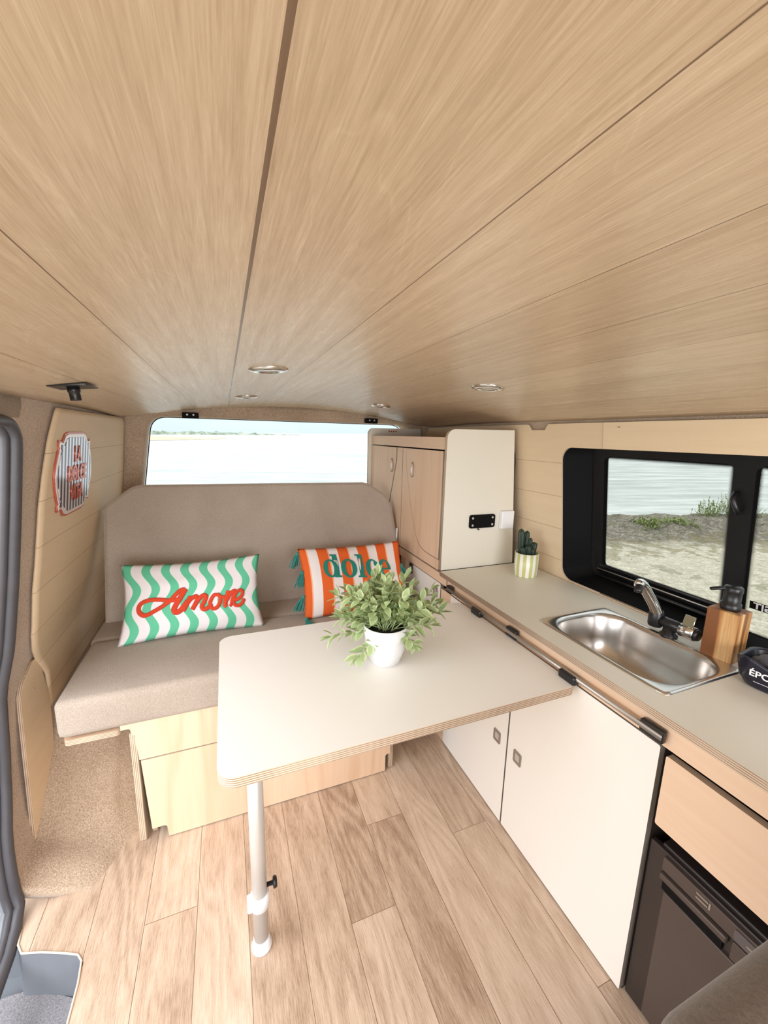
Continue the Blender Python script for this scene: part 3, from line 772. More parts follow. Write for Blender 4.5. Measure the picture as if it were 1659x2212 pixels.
for outl, hol in letters():
    me = fill_me(outl, hol, 4); b2 = bmesh.new(); b2.from_mesh(me); bpy.data.meshes.remove(me)
    for _ in range(2): bmesh.ops.subdivide_edges(b2, edges=[e for e in b2.edges if e.calc_length() > 40], cuts=2)
    idx = {}
    for v in b2.verts:
        px = 385+v.co.x; py = 530-v.co.y      # crop px
        yt = 235-(px-150)*.072; yb = 895-(px-250)*.13
        u = (px-170)/1150*2-1; vv = (yb-py)/(yb-yt)*2-1
        idx[v.index] = bm.verts.new(P2.P(max(-.99, min(.99, u)), max(-.99, min(.99, vv)), 1, .0025 if v.co.z > 0 else .0003))
    for f in b2.faces:
        try: bm.faces.new([idx[v.index] for v in f.verts])
        except ValueError: pass
    b2.free()
link('lettering', bm_me(bm), 'felt', t2, None, False)['label'] = 'teal felt lettering'
def tassel(u, v, d):
    base = P2.P(u, v, 1, .0); bm = bmesh.new(); random.seed(int(u*100+v*1000))
    d = Vector(d)
    for k in range(34):
        a = random.uniform(0, 2*PI); r = random.uniform(0, .017)
        o = Vector((math.cos(a)*r, math.sin(a)*r*.6, 0)); L_ = random.uniform(.058, .072)
        tube_bm(bm, [base+d*.006, base+d*.018+o*.45, base+d*L_*.6+o*1.1, base+d*L_+o*1.35+Vector((0, 0, -.004))], .0013, 4)
    bmesh.ops.create_uvsphere(bm, u_segments=12, v_segments=8, radius=.0075, matrix=Matrix.Translation(base+d*.012))
    return link('tassel', bm_me(bm), 'tassel', t2, None, True)
for (u, v, d) in ((-1, .93, (-.35, -.25, -.9)), (-.99, .38, (-.3, -.35, -.9)), (-1.0, -.30, (-.45, -.3, -.8)), (-.99, -.93, (.1, -.9, -.1)), (.99, .3, (.2, -.4, -.9)), (.99, -.5, (.2, -.4, -.9))):
    tassel(u, v, Vector(d).normalized())

# ------------------------------------------------------------------ table
TZ = -.588
tb = thing('folding_table', 'white topped plywood table hooked on the kitchen rail with one aluminium leg', 'table', (.03, .826, -1.25))
plate('tabletop', rrect(-.040, .646, .776, 1.176, (.035, .022, .035, .035), 8), .022, FZ(0, 0, TZ-.011), 'tabletop', 'edge', tb)
lg = link('leg', (lambda bm: (tube_bm(bm, [(.028, .826, -1.244), (.028, .826, TZ-.022)], .0175, 24, flat=1.0), bm_me(bm))[1])(bmesh.new()), 'alu', tb, None, True)
lo = lathe('leg_sleeve', [(.0175, -.02), (.0225, -.018), (.0225, .014), (.019, .018), (.0175, .018)], 'whiteplastic', lg, (.028, .826, -1.105))
box('sleeve_lug', (.005, .822, -1.105), (.012, .022, .034), 'whiteplastic', lo, .003)
kn = lathe('knob', [(.0, -.004), (.005, -.004), (.005, .014), (.012, .015), (.013, .019), (.011, .024), (.0, .025)], 'black', lg, None, 20, True, frame((.045, .826, -1.072), (0, 1, 0), (0, 0, 1)))
lathe('foot', [(0, 0), (.024, 0), (.025, .005), (.021, .012), (.0185, .03), (.0175, .03)], 'whiteplastic', lg, (.028, .826, -1.25))
for y in (.650, 1.045):
    c = box('hinge_clamp', (.771, y+.02, TZ+.010), (.020, .052, .022), 'black', tb, .005)
box('hinge_plate', (.35, 1.17, TZ-.03), (.3, .006, .012), 'alu', tb, .002)

# ------------------------------------------------------------------ kitchen
KX = .790
kt = thing('kitchen_cabinet', 'birch kitchen base cabinet with white doors under the grey worktop', 'cabinet', (.9, .9, -1.25))
plate('fascia', rrect(-.9, -.598, 1.30, -.549, .001, 1), .016, FX(KX+.010, 0, 0), 'birch', 'edge', kt)
plate('side_panel', rrect(.80, -1.25, 1.195, -.55, .001, 1), .016, FY(0, .458, 0), 'gap', 'gap', kt)
plate('side_panel', rrect(.80, -1.25, 1.195, -.55, .001, 1), .016, FY(0, 1.30, 0), 'birch', 'edge', kt)
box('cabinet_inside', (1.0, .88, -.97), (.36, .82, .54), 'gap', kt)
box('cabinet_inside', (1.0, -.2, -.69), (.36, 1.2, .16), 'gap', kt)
def latch(parent, y, z, tilt=0, s=.034, x=KX):
    rot = frame((x-.0015, y, z), (0, 1, 0), (0, 0, 1)) @ Matrix.Rotation(tilt, 4, 'Z')
    f = plate('latch', rrect(-s/2, -s*.62, s/2, s*.62, .005, 4), .003, rot, 'latchgrey', None, parent, [rrect(-s*.3, -s*.36, s*.3, s*.36, .003, 3)])
    plate('push_button', rrect(-s*.28, -s*.34, s*.28, s*.34, .003, 3), .0025, rot @ Matrix.Translation((0, 0, .0002)), 'alu', None, f)
    return f
for a, b, z0 in ((.449, .882, -1.246), (.888, 1.268, -1.246)):
    d = plate('door', rrect(a, z0, b, -.601, .004, 3), .016, FX(KX+.008, 0, 0), 'white', 'dooredge', kt)
    latch(d, .934 if a > .8 else .835, -.958)
plate('stile', rrect(1.272, -1.25, 1.345, -.601, .001, 1), .016, FX(KX+.010, 0, 0), 'birch', 'edge', kt)
dw = plate('drawer_front', rrect(-.62, -.771, .436, -.612, .004, 3), .016, FX(KX+.008, 0, 0), 'birch', 'edge', kt)
# lower cabinet beside the bench, below the wardrobe
lc = thing('bench_side_cabinet', 'low white fronted cabinet between the bench and the tall wardrobe', 'cabinet', (.9, 1.6, -1.25))
d = plate('door', rrect(1.349, -.90, 1.655, -.583, .004, 3), .016, FX(KX+.008, 0, 0), 'white', 'dooredge', lc)
latch(d, 1.385, -.628, 0, .034); 
so = plate('power_socket', rrect(1.610, -.628, 1.640, -.583, .004, 4), .004, FX(KX-.002, 0, 0), 'black', None, lc)
plate('socket_insert', rrect(1.617, -.618, 1.633, -.596, .003, 4), .003, FX(KX-.0042, 0, 0), 'whiteplastic', None, so)
plate('side_panel', rrect(1.66, -.90, 1.70, -.583, .002, 2), .016, FX(KX+.012, 0, 0), 'white', 'dooredge', lc)
plate('side_panel', rrect(1.704, -.90, 1.76, -.583, .002, 2), .016, FX(KX+.014, 0, 0), 'birch', 'edge', lc)
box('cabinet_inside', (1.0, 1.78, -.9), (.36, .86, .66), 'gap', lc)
plate('fascia', rrect(1.306, -.580, 2.22, -.541, .001, 1), .016, FX(KX+.008, 0, 0), 'birch', 'edge', lc)

# worktop
wt = thing('worktop', 'long greige laminate worktop with plywood edge along the window wall', 'worktop', (1.0, .4, -.548))
SX0, SX1, SY0, SY1 = .848, 1.122, .488, .868
plate('worktop_slab', [(.784, -.9), (1.197, -.9), (1.197, 1.350), (.784, 1.350)], .018, FZ(0, 0, -.539), 'greige', 'edge', wt, [rrect(SX0+.015, SY0+.015, SX1-.015, SY1-.015, .06, 8)])
# table rail under the worktop edge
rl = thing('table_rail', 'slim aluminium rail on black brackets below the worktop edge', 'rail', (.776, .85, -.57))
tube('rod', [(.7745, .44, -.572), (.7745, 1.27, -.572)], .0062, 'latchgrey', rl, 14)
for a, b in ((.438, .486), (.872, .918), (1.240, 1.275)):
    br = plate('bracket', rrect(a, -.586, b, -.558, .004, 4), .012, FX(.779, 0, 0), 'black', None, rl, (), .0015)
    for y in (a+.010, b-.010): screw((.7715, y, -.572), (-1, 0, 0), br, .0032)

# sink
sk = thing('sink', 'rectangular stainless steel sink set into the worktop', 'sink', (.985, .678, -.53))
def rr_point(a, hx, hy, r):
    """point of a rounded rectangle in direction a"""
    dx, dy = math.cos(a), math.sin(a); lo_, hi = 0, 2
    for _ in range(30):
        m_ = (lo_+hi)/2; x, y = abs(dx*m_), abs(dy*m_)
        qx, qy = max(x-(hx-r), 0), max(y-(hy-r), 0)
        ins = (x <= hx and y <= hy) and math.hypot(qx, qy) <= r if (x > hx-r and y > hy-r) else (x <= hx and y <= hy)
        if ins: lo_ = m_
        else: hi = m_
    return dx*lo_, dy*lo_
def sink_me():
    bm = bmesh.new(); n = 96; hx, hy = (SX1-SX0)/2, (SY1-SY0)/2; cx, cy = (SX0+SX1)/2, (SY0+SY1)/2
    loops = [(hx, hy, .010, -.5305, 0), (hx-.001, hy-.001, .010, -.5272, 0), (hx-.006, hy-.006, .012, -.5262, 0), (hx-.011, hy-.013, .075, -.5268, 0), (hx-.0145, hy-.0165, .078, -.5295, 0), (hx-.018, hy-.020, .08, -.540, 0),
             (hx-.024, hy-.028, .075, -.60, 0), (hx-.032, hy-.036, .07, -.645, 0), (hx-.055, hy-.06, .06, -.665, 0), (.02, .02, .0199, -.667, 0), (.018, .018, .0179, -.672, 0)]
    R = []
    for a_, b_, r_, z, _ in loops:
        R.append([bm.verts.new((cx+p[0], cy+p[1], z)) for p in (rr_point(2*PI*(k+.5)/n, a_, b_, r_) for k in range(n))])
    for A, B in zip(R, R[1:]):
        for k in range(n): bm.faces.new((A[k], A[(k+1) % n], B[(k+1) % n], B[k]))
    bm.faces.new(R[-1]); return bm_me(bm)
link('basin', sink_me(), 'steel', sk, None, True)
lathe('drain', [(0, .001), (.012, .001), (.018, .003), (.02, .0)], 'chrome', sk, (.985, .678, -.6695), 24)

# tap
fx = 1.133
tp = thing('faucet', 'folding chrome tap with black joint and lever behind the sink', 'faucet', (fx, .66, -.53))
tube('tap_body', [(fx-.005, .715, -.494), (fx-.005, .618, -.494)], .0155, 'black', tp, 20)
lathe('mount', [(0, 0), (.022, 0), (.022, .006), (.016, .010), (.014, .03), (0, .03)], 'black', tp, (fx-.005, .67, -.53))
lathe('swivel', [(0, 0), (.017, 0), (.019, .006), (.019, .04), (.015, .047), (0, .047)], 'black', tp, None, 24, True, Matrix.Translation((fx-.008, .708, -.515)))
sp = catmull([(fx-.010, .704, -.478), (fx-.022, .712, -.45), (fx-.038, .722, -.42), (fx-.052, .728, -.398), (fx-.066, .728, -.390), (fx-.076, .724, -.394)], 5)
tube('spout', sp, [.0145]*(len(sp)-4)+[.014, .0135, .013, .012], 'chrome', tp, 18)
tube('nozzle', [(fx-.072, .724, -.392), (fx-.082, .72, -.405), (fx-.084, .719, -.410)], [.0095, .0105, .0095], 'black', tp, 16)
lv = tube('lever_sleeve', [(fx-.005, .640, -.494), (fx-.005, .604, -.494)], .0185, 'chrome', tp, 24)
plate('lever', [(-.014, 0), (.014, 0), (.014, .012), (.013, .030), (-.013, .030), (-.014, .012)], .004, frame((fx-.012, .622, -.478), (0, 1, 0), (.25, 0, 1)), 'chrome', None, tp, (), .001)
tube('end_cap', [(fx-.005, .604, -.494), (fx-.005, .596, -.494)], [.0175, .014], 'black', tp, 24)

# soap dispenser: a wooden block with a black pump
A0 = math.radians(5)
sd = thing('soap_dispenser', 'square wooden soap dispenser with black pump at the end of the sink', 'soap dispenser', (1.152, .549, -.53))
sdm = Matrix.Translation((1.150, .552, -.53)) @ Matrix.Rotation(A0, 4, 'Z')
bm = bmesh.new(); box_bm(bm, (0, 0, .064), (.066, .066, .128), None, .0015, 2); link('block', bm_me(bm), 'acacia', sd, sdm)
lathe('collar', [(0, 0), (.020, 0), (.021, .004), (.021, .016), (.018, .018), (.018, .044), (.019, .046), (.019, .056), (.016, .060), (0, .060)], 'black', sd, None, 32, True, sdm @ Matrix.Translation((0, 0, .128)))
bm = bmesh.new(); tube_bm(bm, [(0, 0, .178), (-.022, .018, .181), (-.040, .030, .177)], [.0075, .0065, .005], 12, flat=.7); link('spout', bm_me(bm), 'black', sd, sdm, True)

# bowl with sponge
bw = thing('sponge_bowl', 'dark navy bowl with white lettering at the right end of the worktop', 'bowl', (1.085, .385, -.53))
def bowl_me(hx, hy, hz, t):
    bm = bmesh.new(); n = 64
    lp = [(.72, .72, 0), (.80, .80, .004), (.90, .92, .02), (1.0, 1.0, hz-.004), (1.0, 1.0, hz), (.96, .96, hz+.001), (.92, .92, hz-.004), (.84, .86, .02), (.72, .75, .010), (.2, .2, .009)]
    R = []
    for a_, b_, z in lp:
        R.append([bm.verts.new((*rr_point(2*PI*k/n, hx*a_, hy*b_, min(hx*a_, hy*b_)*.55), z+(.012*math.exp(-((k-n*.375)/3.0)**2) if z > hz-.01 else 0))) for k in range(n)])
    for A, B in zip(R, R[1:]):
        for k in range(n): bm.faces.new((A[k], A[(k+1) % n], B[(k+1) % n], B[k]))
    bm.faces.new(R[0][::-1]); bm.faces.new(R[-1]); return bm_me(bm)
BM = Matrix.Translation((1.118, .406, -.53)) @ Matrix.Rotation(math.radians(8), 4, 'Z')
navy = plain('navy_glaze', (.010, .010, .022), .3)
link('dish', bowl_me(.062, .085, .058, .004), navy, bw, BM, True)
me = text_me('ÉPONGE', .0205, .0006, .0004, 1.0)
for v in me.vertices:                                   # wrap the lettering round the dish
    u = v.co.x; h = v.co.y+.034
    v.co = Vector((-.0608+.25*max(0, abs(u)-.035)**1.0*0-.0*u+(h-.030)*-.14-v.co.z-.0006, -u+.012, h+.006))
link('lettering', me, 'whiteplastic', bw, BM)
ms = text_me('_'*11, .018, .0004, .0, .62)
for v in me.vertices: pass
for v in ms.vertices:
    u = v.co.x; h = v.co.y+.022; v.co = Vector((-.0598+(h-.030)*-.14-v.co.z, -u+.012, h+.006))
link('underline', ms, 'whiteplastic', bw, BM)
spg = thing('sponge', 'dark crumpled sponge cloth lying in the navy bowl', 'sponge', (1.118, .406, -.52))
bm = bmesh.new(); bmesh.ops.create_icosphere(bm, subdivisions=4, radius=1)
for v in bm.verts:
    n_ = v.co.copy(); k = 1+.18*noise.noise(n_*2.2)+.06*noise.noise(n_*6); v.co = Vector((n_.x*.050*k, n_.y*.070*k, n_.z*.026*k+.042))
link('sponge_body', bm_me(bm), 'sponge', spg, BM, True)

# cactus pot
cp = thing('potted_cactus', 'small dark cactus in a green and white striped pot on the worktop corner', 'cactus', (1.090, 1.208, -.53))
lathe('pot', [(0, 0), (.041, 0), (.043, .003), (.045, .036), (.045, .094), (.0425, .094), (.0415, .07), (0, .07)], 'potstripe', cp, (1.090, 1.208, -.53), 44)
lathe('soil', [(0, .084), (.0415, .082)], 'soil', cp, (1.090, 1.208, -.53), 24)
def cact(x, y, h, r, lean_):
    bm = bmesh.new(); n = 40; R = []
    for k in range(19):
        t = k/18; rad = r*(.82+.25*math.sin(t*2.6))*(math.sqrt(max(0, 1-max(0, (t-.82)/.18)**2)))
        R.append([bm.verts.new((x+lean_[0]*t*t+rad*(1+.16*math.cos(8*2*PI*j/n))*(1+.05*math.sin(k*2.4))*math.cos(2*PI*j/n), y+lean_[1]*t*t+rad*(1+.16*math.cos(8*2*PI*j/n))*math.sin(2*PI*j/n), .064+h*t)) for j in range(n)])
    for A, B in zip(R, R[1:]):
        for j in range(n): bm.faces.new((A[j], A[(j+1) % n], B[(j+1) % n], B[j]))
    return link('cactus_stem', bm_me(bm), 'cactus', cp, Matrix.Translation((1.090, 1.208, -.53)) @ Matrix.Scale(1.2, 4), True)
for a in ((-.017, .012, .092, .0085, (.0, .004)), (.002, .014, .084, .008, (.004, 0)), (.018, -.004, .048, .009, (.006, 0)), (-.004, -.008, .040, .009, (0, 0)), (.008, -.014, .030, .008, (0, 0)), (.014, .008, .06, .006, (.004, 0)), (-.02, -.006, .035, .007, (-.003, 0))): cact(*a)

# ------------------------------------------------------------------ wardrobe
wd = thing('wardrobe', 'tall birch cupboard with a white end panel beside the tailgate window', 'wardrobe', (.95, 1.8, -.53))
plate('end_panel', [(.794, -.531), (.794, .0)]+[(.829-.035*math.cos(a*PI/16), 0+.033*math.sin(a*PI/16)) for a in range(1, 9)]+[(1.106, .036), (1.150, -.531)], .016, FY(0, 1.368, 0), 'greige', 'edge', wd)
plate('rear_panel', [(.770, -.55), (.770, .01)]+[(.805-.035*math.cos(a*PI/16), .012+.033*math.sin(a*PI/16)) for a in range(1, 9)]+[(1.100, .046), (1.165, -.55)], .016, FY(0, 2.215, 0), 'greige', 'edge', wd)
plate('header', rrect(1.378, -.046, 2.206, .002, .002, 2), .014, FX(KX+.007, 0, 0), 'birch', 'edge', wd)
mid = 1.768
def bez(P, n=8): return [tuple(v.xy) for v in catmull([(a, b, 0) for a, b in P], n)]
rp = [(1.380, -.052), (1.724, -.052)]+bez([(1.722, -.11), (1.712, -.145), (1.66, -.30), (1.60, -.42), (1.567, -.462), (1.53, -.480), (1.487, -.487), (1.40, -.489)], 5)+[(1.380, -.489)]
lp_ = [(2.204, -.052), (1.840, -.052)]+bez([(1.842, -.11), (1.855, -.15), (1.91, -.30), (1.955, -.42), (1.98, -.462), (2.02, -.480), (2.06, -.487), (2.18, -.489)], 5)+[(2.204, -.489)]
drr = plate('door', rp, .014, FX(KX+.007, 0, 0), 'birch_y', 'dooredge', wd)
dl = plate('door', lp_[::-1], .014, FX(KX+.007, 0, 0), 'birch_y', 'dooredge', wd)
g = .004
plate('front_panel', [(mid-g/2, -.535), (1.380, -.535), (1.380, -.489-g)]+[(a+.0045, b-.004) for a, b in rp[2:-1]][::-1]+[(1.724+g, -.11), (1.724+g, -.052), (mid-g/2, -.052)], .012, FX(KX+.008, 0, 0), 'birch_y', 'edge', wd)
plate('front_panel', [(mid+g/2, -.052), (1.840-g, -.052), (1.840-g, -.11)]+[(a-.0045, b-.004) for a, b in lp_[2:-1]]+[(2.204, -.489-g), (2.204, -.535), (mid+g/2, -.535)], .012, FX(KX+.008, 0, 0), 'birch_y', 'edge', wd)
def hexlatch(parent, y, z, s):
    rot = frame((KX-.002, y, z), (0, 1, 0), (0, 0, 1))
    P = lambda k: [(s*.017*k, .006*k), (s*.017*k, -.024*k), (0, -.036*k), (-s*.014*k, -.030*k), (-s*.016*k, .018*k), (-s*.004*k, .034*k), (s*.008*k, .026*k)]
    f = plate('latch', P(1), .004, rot, 'dooredge', None, parent)
    plate('latch_cover', P(.86), .003, rot @ Matrix.Translation((0, 0, .0015)), 'birch', None, f)
    plate('latch_cover', P(.86), .003, rot @ Matrix.Translation((0, 0, -.0015)), 'birch', None, f)
    plate('push_button', rrect(-.006, -.014, .006, .010, .002, 3), .0085, rot, 'whiteplastic', None, f)
hexlatch(drr, 1.652, -.145, 1); hexlatch(dl, 1.892, -.142, -1)
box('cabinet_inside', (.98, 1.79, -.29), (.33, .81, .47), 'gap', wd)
box('top_shelf', (.955, 1.79, -.022), (.31, .82, .012), 'birch', wd)
# small red printed notice on the inside of the rear panel
nt = thing('notice_label', 'tiny printed notice with red mark on top of the wardrobe rear panel', 'label', (.90, 2.205, .03))
plate('label_field', rrect(.885, .022, .955, .036, .001, 2), .001, FY(0, 2.2065, 0), 'greige', None, nt)
for k in range(4): box('printed_mark', (.897+k*.014, 2.2056, .029), (.008, .001, .007), plain('red_print', srgb(150, 60, 48), .6), nt)

# fittings on the end panel
kp_ = thing('switch_plate', 'black screwed control plate on the white wardrobe end panel', 'socket', (.97, 1.36, -.335))
pp = plate('cover', rrect(.913, -.363, 1.037, -.307, .010, 5), .008, frame((0, 1.356, 0), (1, 0, 0), (0, 0, 1)), 'blackmatt', None, kp_, (), .0015)
for x in (.927, 1.023):
    for z in (-.320, -.350): screw((x, 1.3505, z), (0, -1, 0), pp, .005, 'alu')
tube('switch_pin', [(.955, 1.354, -.366), (.955, 1.346, -.368)], .003, 'black', kp_, 8)
ts = thing('thermostat', 'small white plastic box beside the black plate on the end panel', 'sensor', (1.09, 1.36, -.34))
box('housing', (1.092, 1.3495, -.333), (.062, .020, .075), 'whiteplastic', ts, .003)

# ------------------------------------------------------------------ fridge
fg = thing('fridge', 'dark brown compressor fridge under the birch drawer front', 'fridge', (1.0, .2, -1.25))
brn = plain('fridge_brown', srgb(78, 66, 60), .32, 0, .08); brd = plain('fridge_dark_trim', srgb(48, 40, 38), .35, 0, .1)
box('body', (1.0, .19, -1.03), (.38, .47, .43), brd, fg, .003)
plate('door_frame', rrect(-.045, -1.245, .444, -.822, .004, 3), .014, FX(.809, 0, 0), brd, None, fg, [], .002)
dp = plate('door', rrect(-.03, -1.235, .402, -.905, .003, 3), .012, FX(.802, 0, 0), brn, None, fg, [], .0015)
plate('control_strip', rrect(-.03, -.861, .412, -.830, .003, 3), .008, FX(.800, 0, 0), brn, None, fg, [], .001)
hd = plate('handle', rrect(.292, -.880, .412, -.866, .003, 3), .016, FX(.799, 0, 0), brn, None, fg, [], .002)
box('handle_recess', (.8015, .352, -.892), (.012, .108, .020), 'blackmatt', fg)
plate('door_upper', rrect(-.03, -.903, .286, -.865, .003, 3), .010, FX(.802, 0, 0), brn, None, fg, [], .001)
cs = plate('display', rrect(.05, -.857, .285, -.835, .004, 4), .003, FX(.7955, 0, 0), plain('glossy_display', srgb(96, 88, 88), .12), None, fg)
for k in range(5): box('display_mark', (.7935, .262-k*.03, -.846+.003*math.sin(k*3)), (.001, .008, .003), 'latchgrey', cs)
for dz in (0, -.009): box('emblem_bar', (.7955, .338, -.838+dz), (.002, .020, .003), 'latchgrey', fg)
box('emblem_bar', (.7955, .325, -.842), (.002, .003, .014), 'latchgrey', fg)

# ------------------------------------------------------------------ front seat back at the lower right
fs = thing('front_seat', 'brown grey cloth seat back at the lower right corner of the photo', 'car seat', (.43, .05, -1.25))
bm = bmesh.new(); box_bm(bm, (.515, .07, -.872), (.46, .15, .86), None, .04, 6)
for v in bm.verts:
    v.co.z += .012*math.sin(v.co.x*9) if v.co.z > -.5 else 0
link('backrest', bm_me(bm), 'frontseat', fs, None, True)

# ------------------------------------------------------------------ plant on the table
pc = Vector((.372, .905, TZ))
pt = thing('potted_plant', 'leafy variegated artificial plant in a white pot on the table', 'potted plant', pc)
lathe('pot', [(0, 0), (.034, 0), (.039, .003), (.051, .038), (.058, .080), (.0595, .108), (.057, .108), (.055, .09), (0, .088)], 'potwhite', pt, pc, 56)
lathe('soil', [(0, .095), (.030, .095), (.056, .093)], 'soil', pt, pc, 30)
bs = bmesh.new(); bl = bmesh.new(); uvl = bl.loops.layers.uv.new('UVMap')
random.seed(21)
def leaf(base, d, up, L_, W_):
    d = d.normalized(); side = d.cross(up).normalized(); nrm = side.cross(d).normalized()
    prof = [(0, .04), (.12, .45), (.3, .85), (.5, 1), (.7, .82), (.88, .42), (1, .03)]
    rows = []
    cv = random.uniform(.05, .35)
    for t_, w_ in prof:
        c = base+d*L_*t_-nrm*(L_*cv*t_*t_)
        rows.append([bl.verts.new(c+side*W_*w_*s_/2+nrm*abs(s_)*W_*w_*.14) for s_ in (-1, 0, 1)])
    for k in range(len(rows)-1):
        for j in range(2):
            f = bl.faces.new((rows[k][j], rows[k][j+1], rows[k+1][j+1], rows[k+1][j])); f.smooth = True
            for lp, (a, b) in zip(f.loops, ((j, k), (j+1, k), (j+1, k+1), (j, k+1))): lp[uvl].uv = (a/2, b/6)
def sprig(az, el, L_, droop, nl):
    d = Vector((math.cos(az)*math.cos(el), math.sin(az)*math.cos(el), math.sin(el)))
    o = pc+Vector((random.uniform(-.02, .02), random.uniform(-.02, .02), .086)); pts = []
    for k in range(9):
        t_ = k/8; pts.append(o+d*L_*t_+Vector((0, 0, -droop*t_*t_))+Vector((random.uniform(-1, 1), random.uniform(-1, 1), random.uniform(-1, 1)))*.003*t_)
    tube_bm(bs, pts, .0013, 5)
    for k in range(nl):
        t_ = .38+.62*(k+.5)/nl; i = min(7, int(t_*8)); fr_ = t_*8-i
        p = pts[i].lerp(pts[i+1], fr_); tg = (pts[i+1]-pts[i]).normalized()
        sd_ = tg.cross(Vector((0, 0, 1)))
        if sd_.length < .1: sd_ = Vector((1, 0, 0))
        sd_.normalize(); rt = Matrix.Rotation(k*1.57+random.uniform(-.4, .4), 3, tg)
        for s_ in (1, -1):
            ld = (tg*.75+(rt @ sd_)*s_*.9).normalized()
            leaf(p, ld, Vector((random.uniform(-.3, .3), random.uniform(-.3, .3), 1)), random.uniform(.028, .042), random.uniform(.015, .022))
    leaf(pts[-1], (pts[-1]-pts[-2]), Vector((0, 0, 1)), .03, .014); leaf(pts[-1], (pts[-1]-pts[-2])+Vector((.5, .2, .2))*(pts[-1]-pts[-2]).length, Vector((0, 0, 1)), .028, .013)
for k in range(34):
    az = k*2.399; el = random.uniform(.25, 1.45)
    if math.cos(az+1.95) > .1: el = max(el, .80+.3*random.random())      # the near side stands up and leaves the pot's rim free
    sprig(az, el, random.uniform(.100, .160)*(1.05 if el < .9 else 1.0), random.uniform(.0, .015), 6)
# the longer sprays seen against table and bench
for az, el, L_, dr_ in ((2.75, .32, .150, .012), (3.0, .10, .150, .02), (3.3, -.02, .105, .045), (-.15, .42, .165, .0), (.15, .55, .16, .0), (-.5, .4, .13, .02), (2.5, .55, .15, .0), (.35, .95, .16, .0), (-1.2, .25, .10, .03)):
    sprig(az, el, L_, dr_, 6)
link('stems', bm_me(bs), 'stem', pt, None, True)
me = bpy.data.meshes.new('leaves'); bl.to_mesh(me); bl.free(); link('foliage', me, 'leaf', pt)

# ------------------------------------------------------------------ tin sign on the left wall
sg = thing('wall_sign', 'small embossed tin sign with navy stripes and red border on the left plywood panel', 'sign', (-.45, 1.555, -.13))
SGF = frame((-.4535+.0065, 1.54, -.135), (0, 1, 0), (-(-.470+.440)/.25*0+.125, 0, 1))
half = [(.070, .127), (.095, .122), (.112, .104), (.118, .100), (.145, .104), (.147, .090), (.140, .084), (.150, .070), (.166, .035), (.172, 0)]
def sgo(s):
    q = [(x, y) for x, y in half]; full_ = [(x*s, y*s) for x, y in q]+[(x*s, -y*s) for x, y in q[::-1][1:]]
    return full_+[(-x, y) for x, y in full_[::-1]]
redm = plain('sign_red', srgb(196, 96, 74), .25, .3); wht = plain('sign_white', srgb(236, 226, 224), .25, .2)
plate('sign_plate', sgo(1.0), .004, SGF, redm, None, sg, (), .0012)
plate('sign_border', sgo(.955), .002, SGF @ Matrix.Translation((0, 0, .003)), wht, None, sg, (), .0005)
def sign_stripe():
    m = N('sign_stripes'); x, y, z = m.sep(m.coord())
    fr = m.math('FRACT', m.math('MULTIPLY', x, 38.0))
    m.col(m.mix(m.math('LESS_THAN', fr, .5), srgb(232, 230, 236), srgb(46, 48, 84))); m.rough(.18); m.b.inputs['Metallic'].default_value = .35
    m.bump(m.math('PINGPONG', m.math('MULTIPLY', x, 38.0), .5), .2, .001); return m.m
sp_ = plate('striped_field', sgo(.88), .002, SGF @ Matrix.Translation((0, 0, .0042)), sign_stripe(), None, sg, (), .0004)
for s, y, sz in (('LA', .058, .068), ('DOLCE', -.002, .068), ('VITA', -.062, .068)):
    me = text_me(s, sz, .0012, .0016, .78)
    link('lettering', me, redm, sp_, SGF @ Matrix.Translation((.008, y, .0062)))

# ------------------------------------------------------------------ ceiling fittings
def spot(x, y, label, first=None):
    z = zroof(x, y); sl_ = -2*.082*(x-XC)/.775**2
    mt = frame((x, y, z-.0005), (1, 0, sl_), (0, 1, 0)) @ Matrix.Rotation(PI, 4, 'X')
    r = thing('ceiling_spotlight', label, 'ceiling light', (x, y, z), 'ceiling spotlights')
    lathe('bezel', [(.020, .003), (.024, .006), (.034, .0055), (.0425, .003), (.044, 0), (.043, -.002)], 'chrome', r, None, 44, True, mt)
    lathe('lens', [(0, .002), (.012, .002), (.021, .0025)], 'lightlens', r, None, 32, True, mt)
spot(.100, .975, 'chrome rimmed ceiling spotlight nearest the centre groove, in front of the small one')
spot(.089, 1.70, 'small looking ceiling spotlight near the tailgate, left of the two rear ones')
spot(.660, 1.735, 'far ceiling spotlight above the wardrobe doors')
spot(.668, .945, 'ceiling spotlight nearest the kitchen, above the end panel')
hk = thing('ceiling_peg', 'black peg on a dark square plate screwed to the ceiling above the left wall panel', 'hook', (-.30, 1.09, .09))
hz = zroof(-.30, 1.09); hm = frame((-.30, 1.09, hz-.003), (1, 0, .10), (0, 1, 0))
plate('mounting_plate', rrect(-.036, -.04, .036, .045, .003, 2), .003, hm, 'black', None, hk)
lathe('peg', [(0, 0), (.012, 0), (.012, -.010), (.0105, -.012), (.0105, -.026), (.011, -.028), (0, -.028)], 'black', hk, None, 24, True, hm @ Matrix.Translation((0, 0, -.001)))
for x, lb, ll in ((-.148, 'black metal clip on the tailgate header left of the window centre', 0), (.79, 'black metal clip on the tailgate header above the wardrobe', 0)):
    cl = thing('header_clip', lb, 'bracket', (x, 2.2, .085), 'header clips')
    z = zroof(x, 2.2)-.014
    box('clip_body', (x, 2.222, z-.013), (.072, .03, .028), 'blackmatt', cl, .003)
    for dx in (-.014, .014): screw((x+dx, 2.206, z-.010), (0, -1, 0), cl, .005, 'alu')

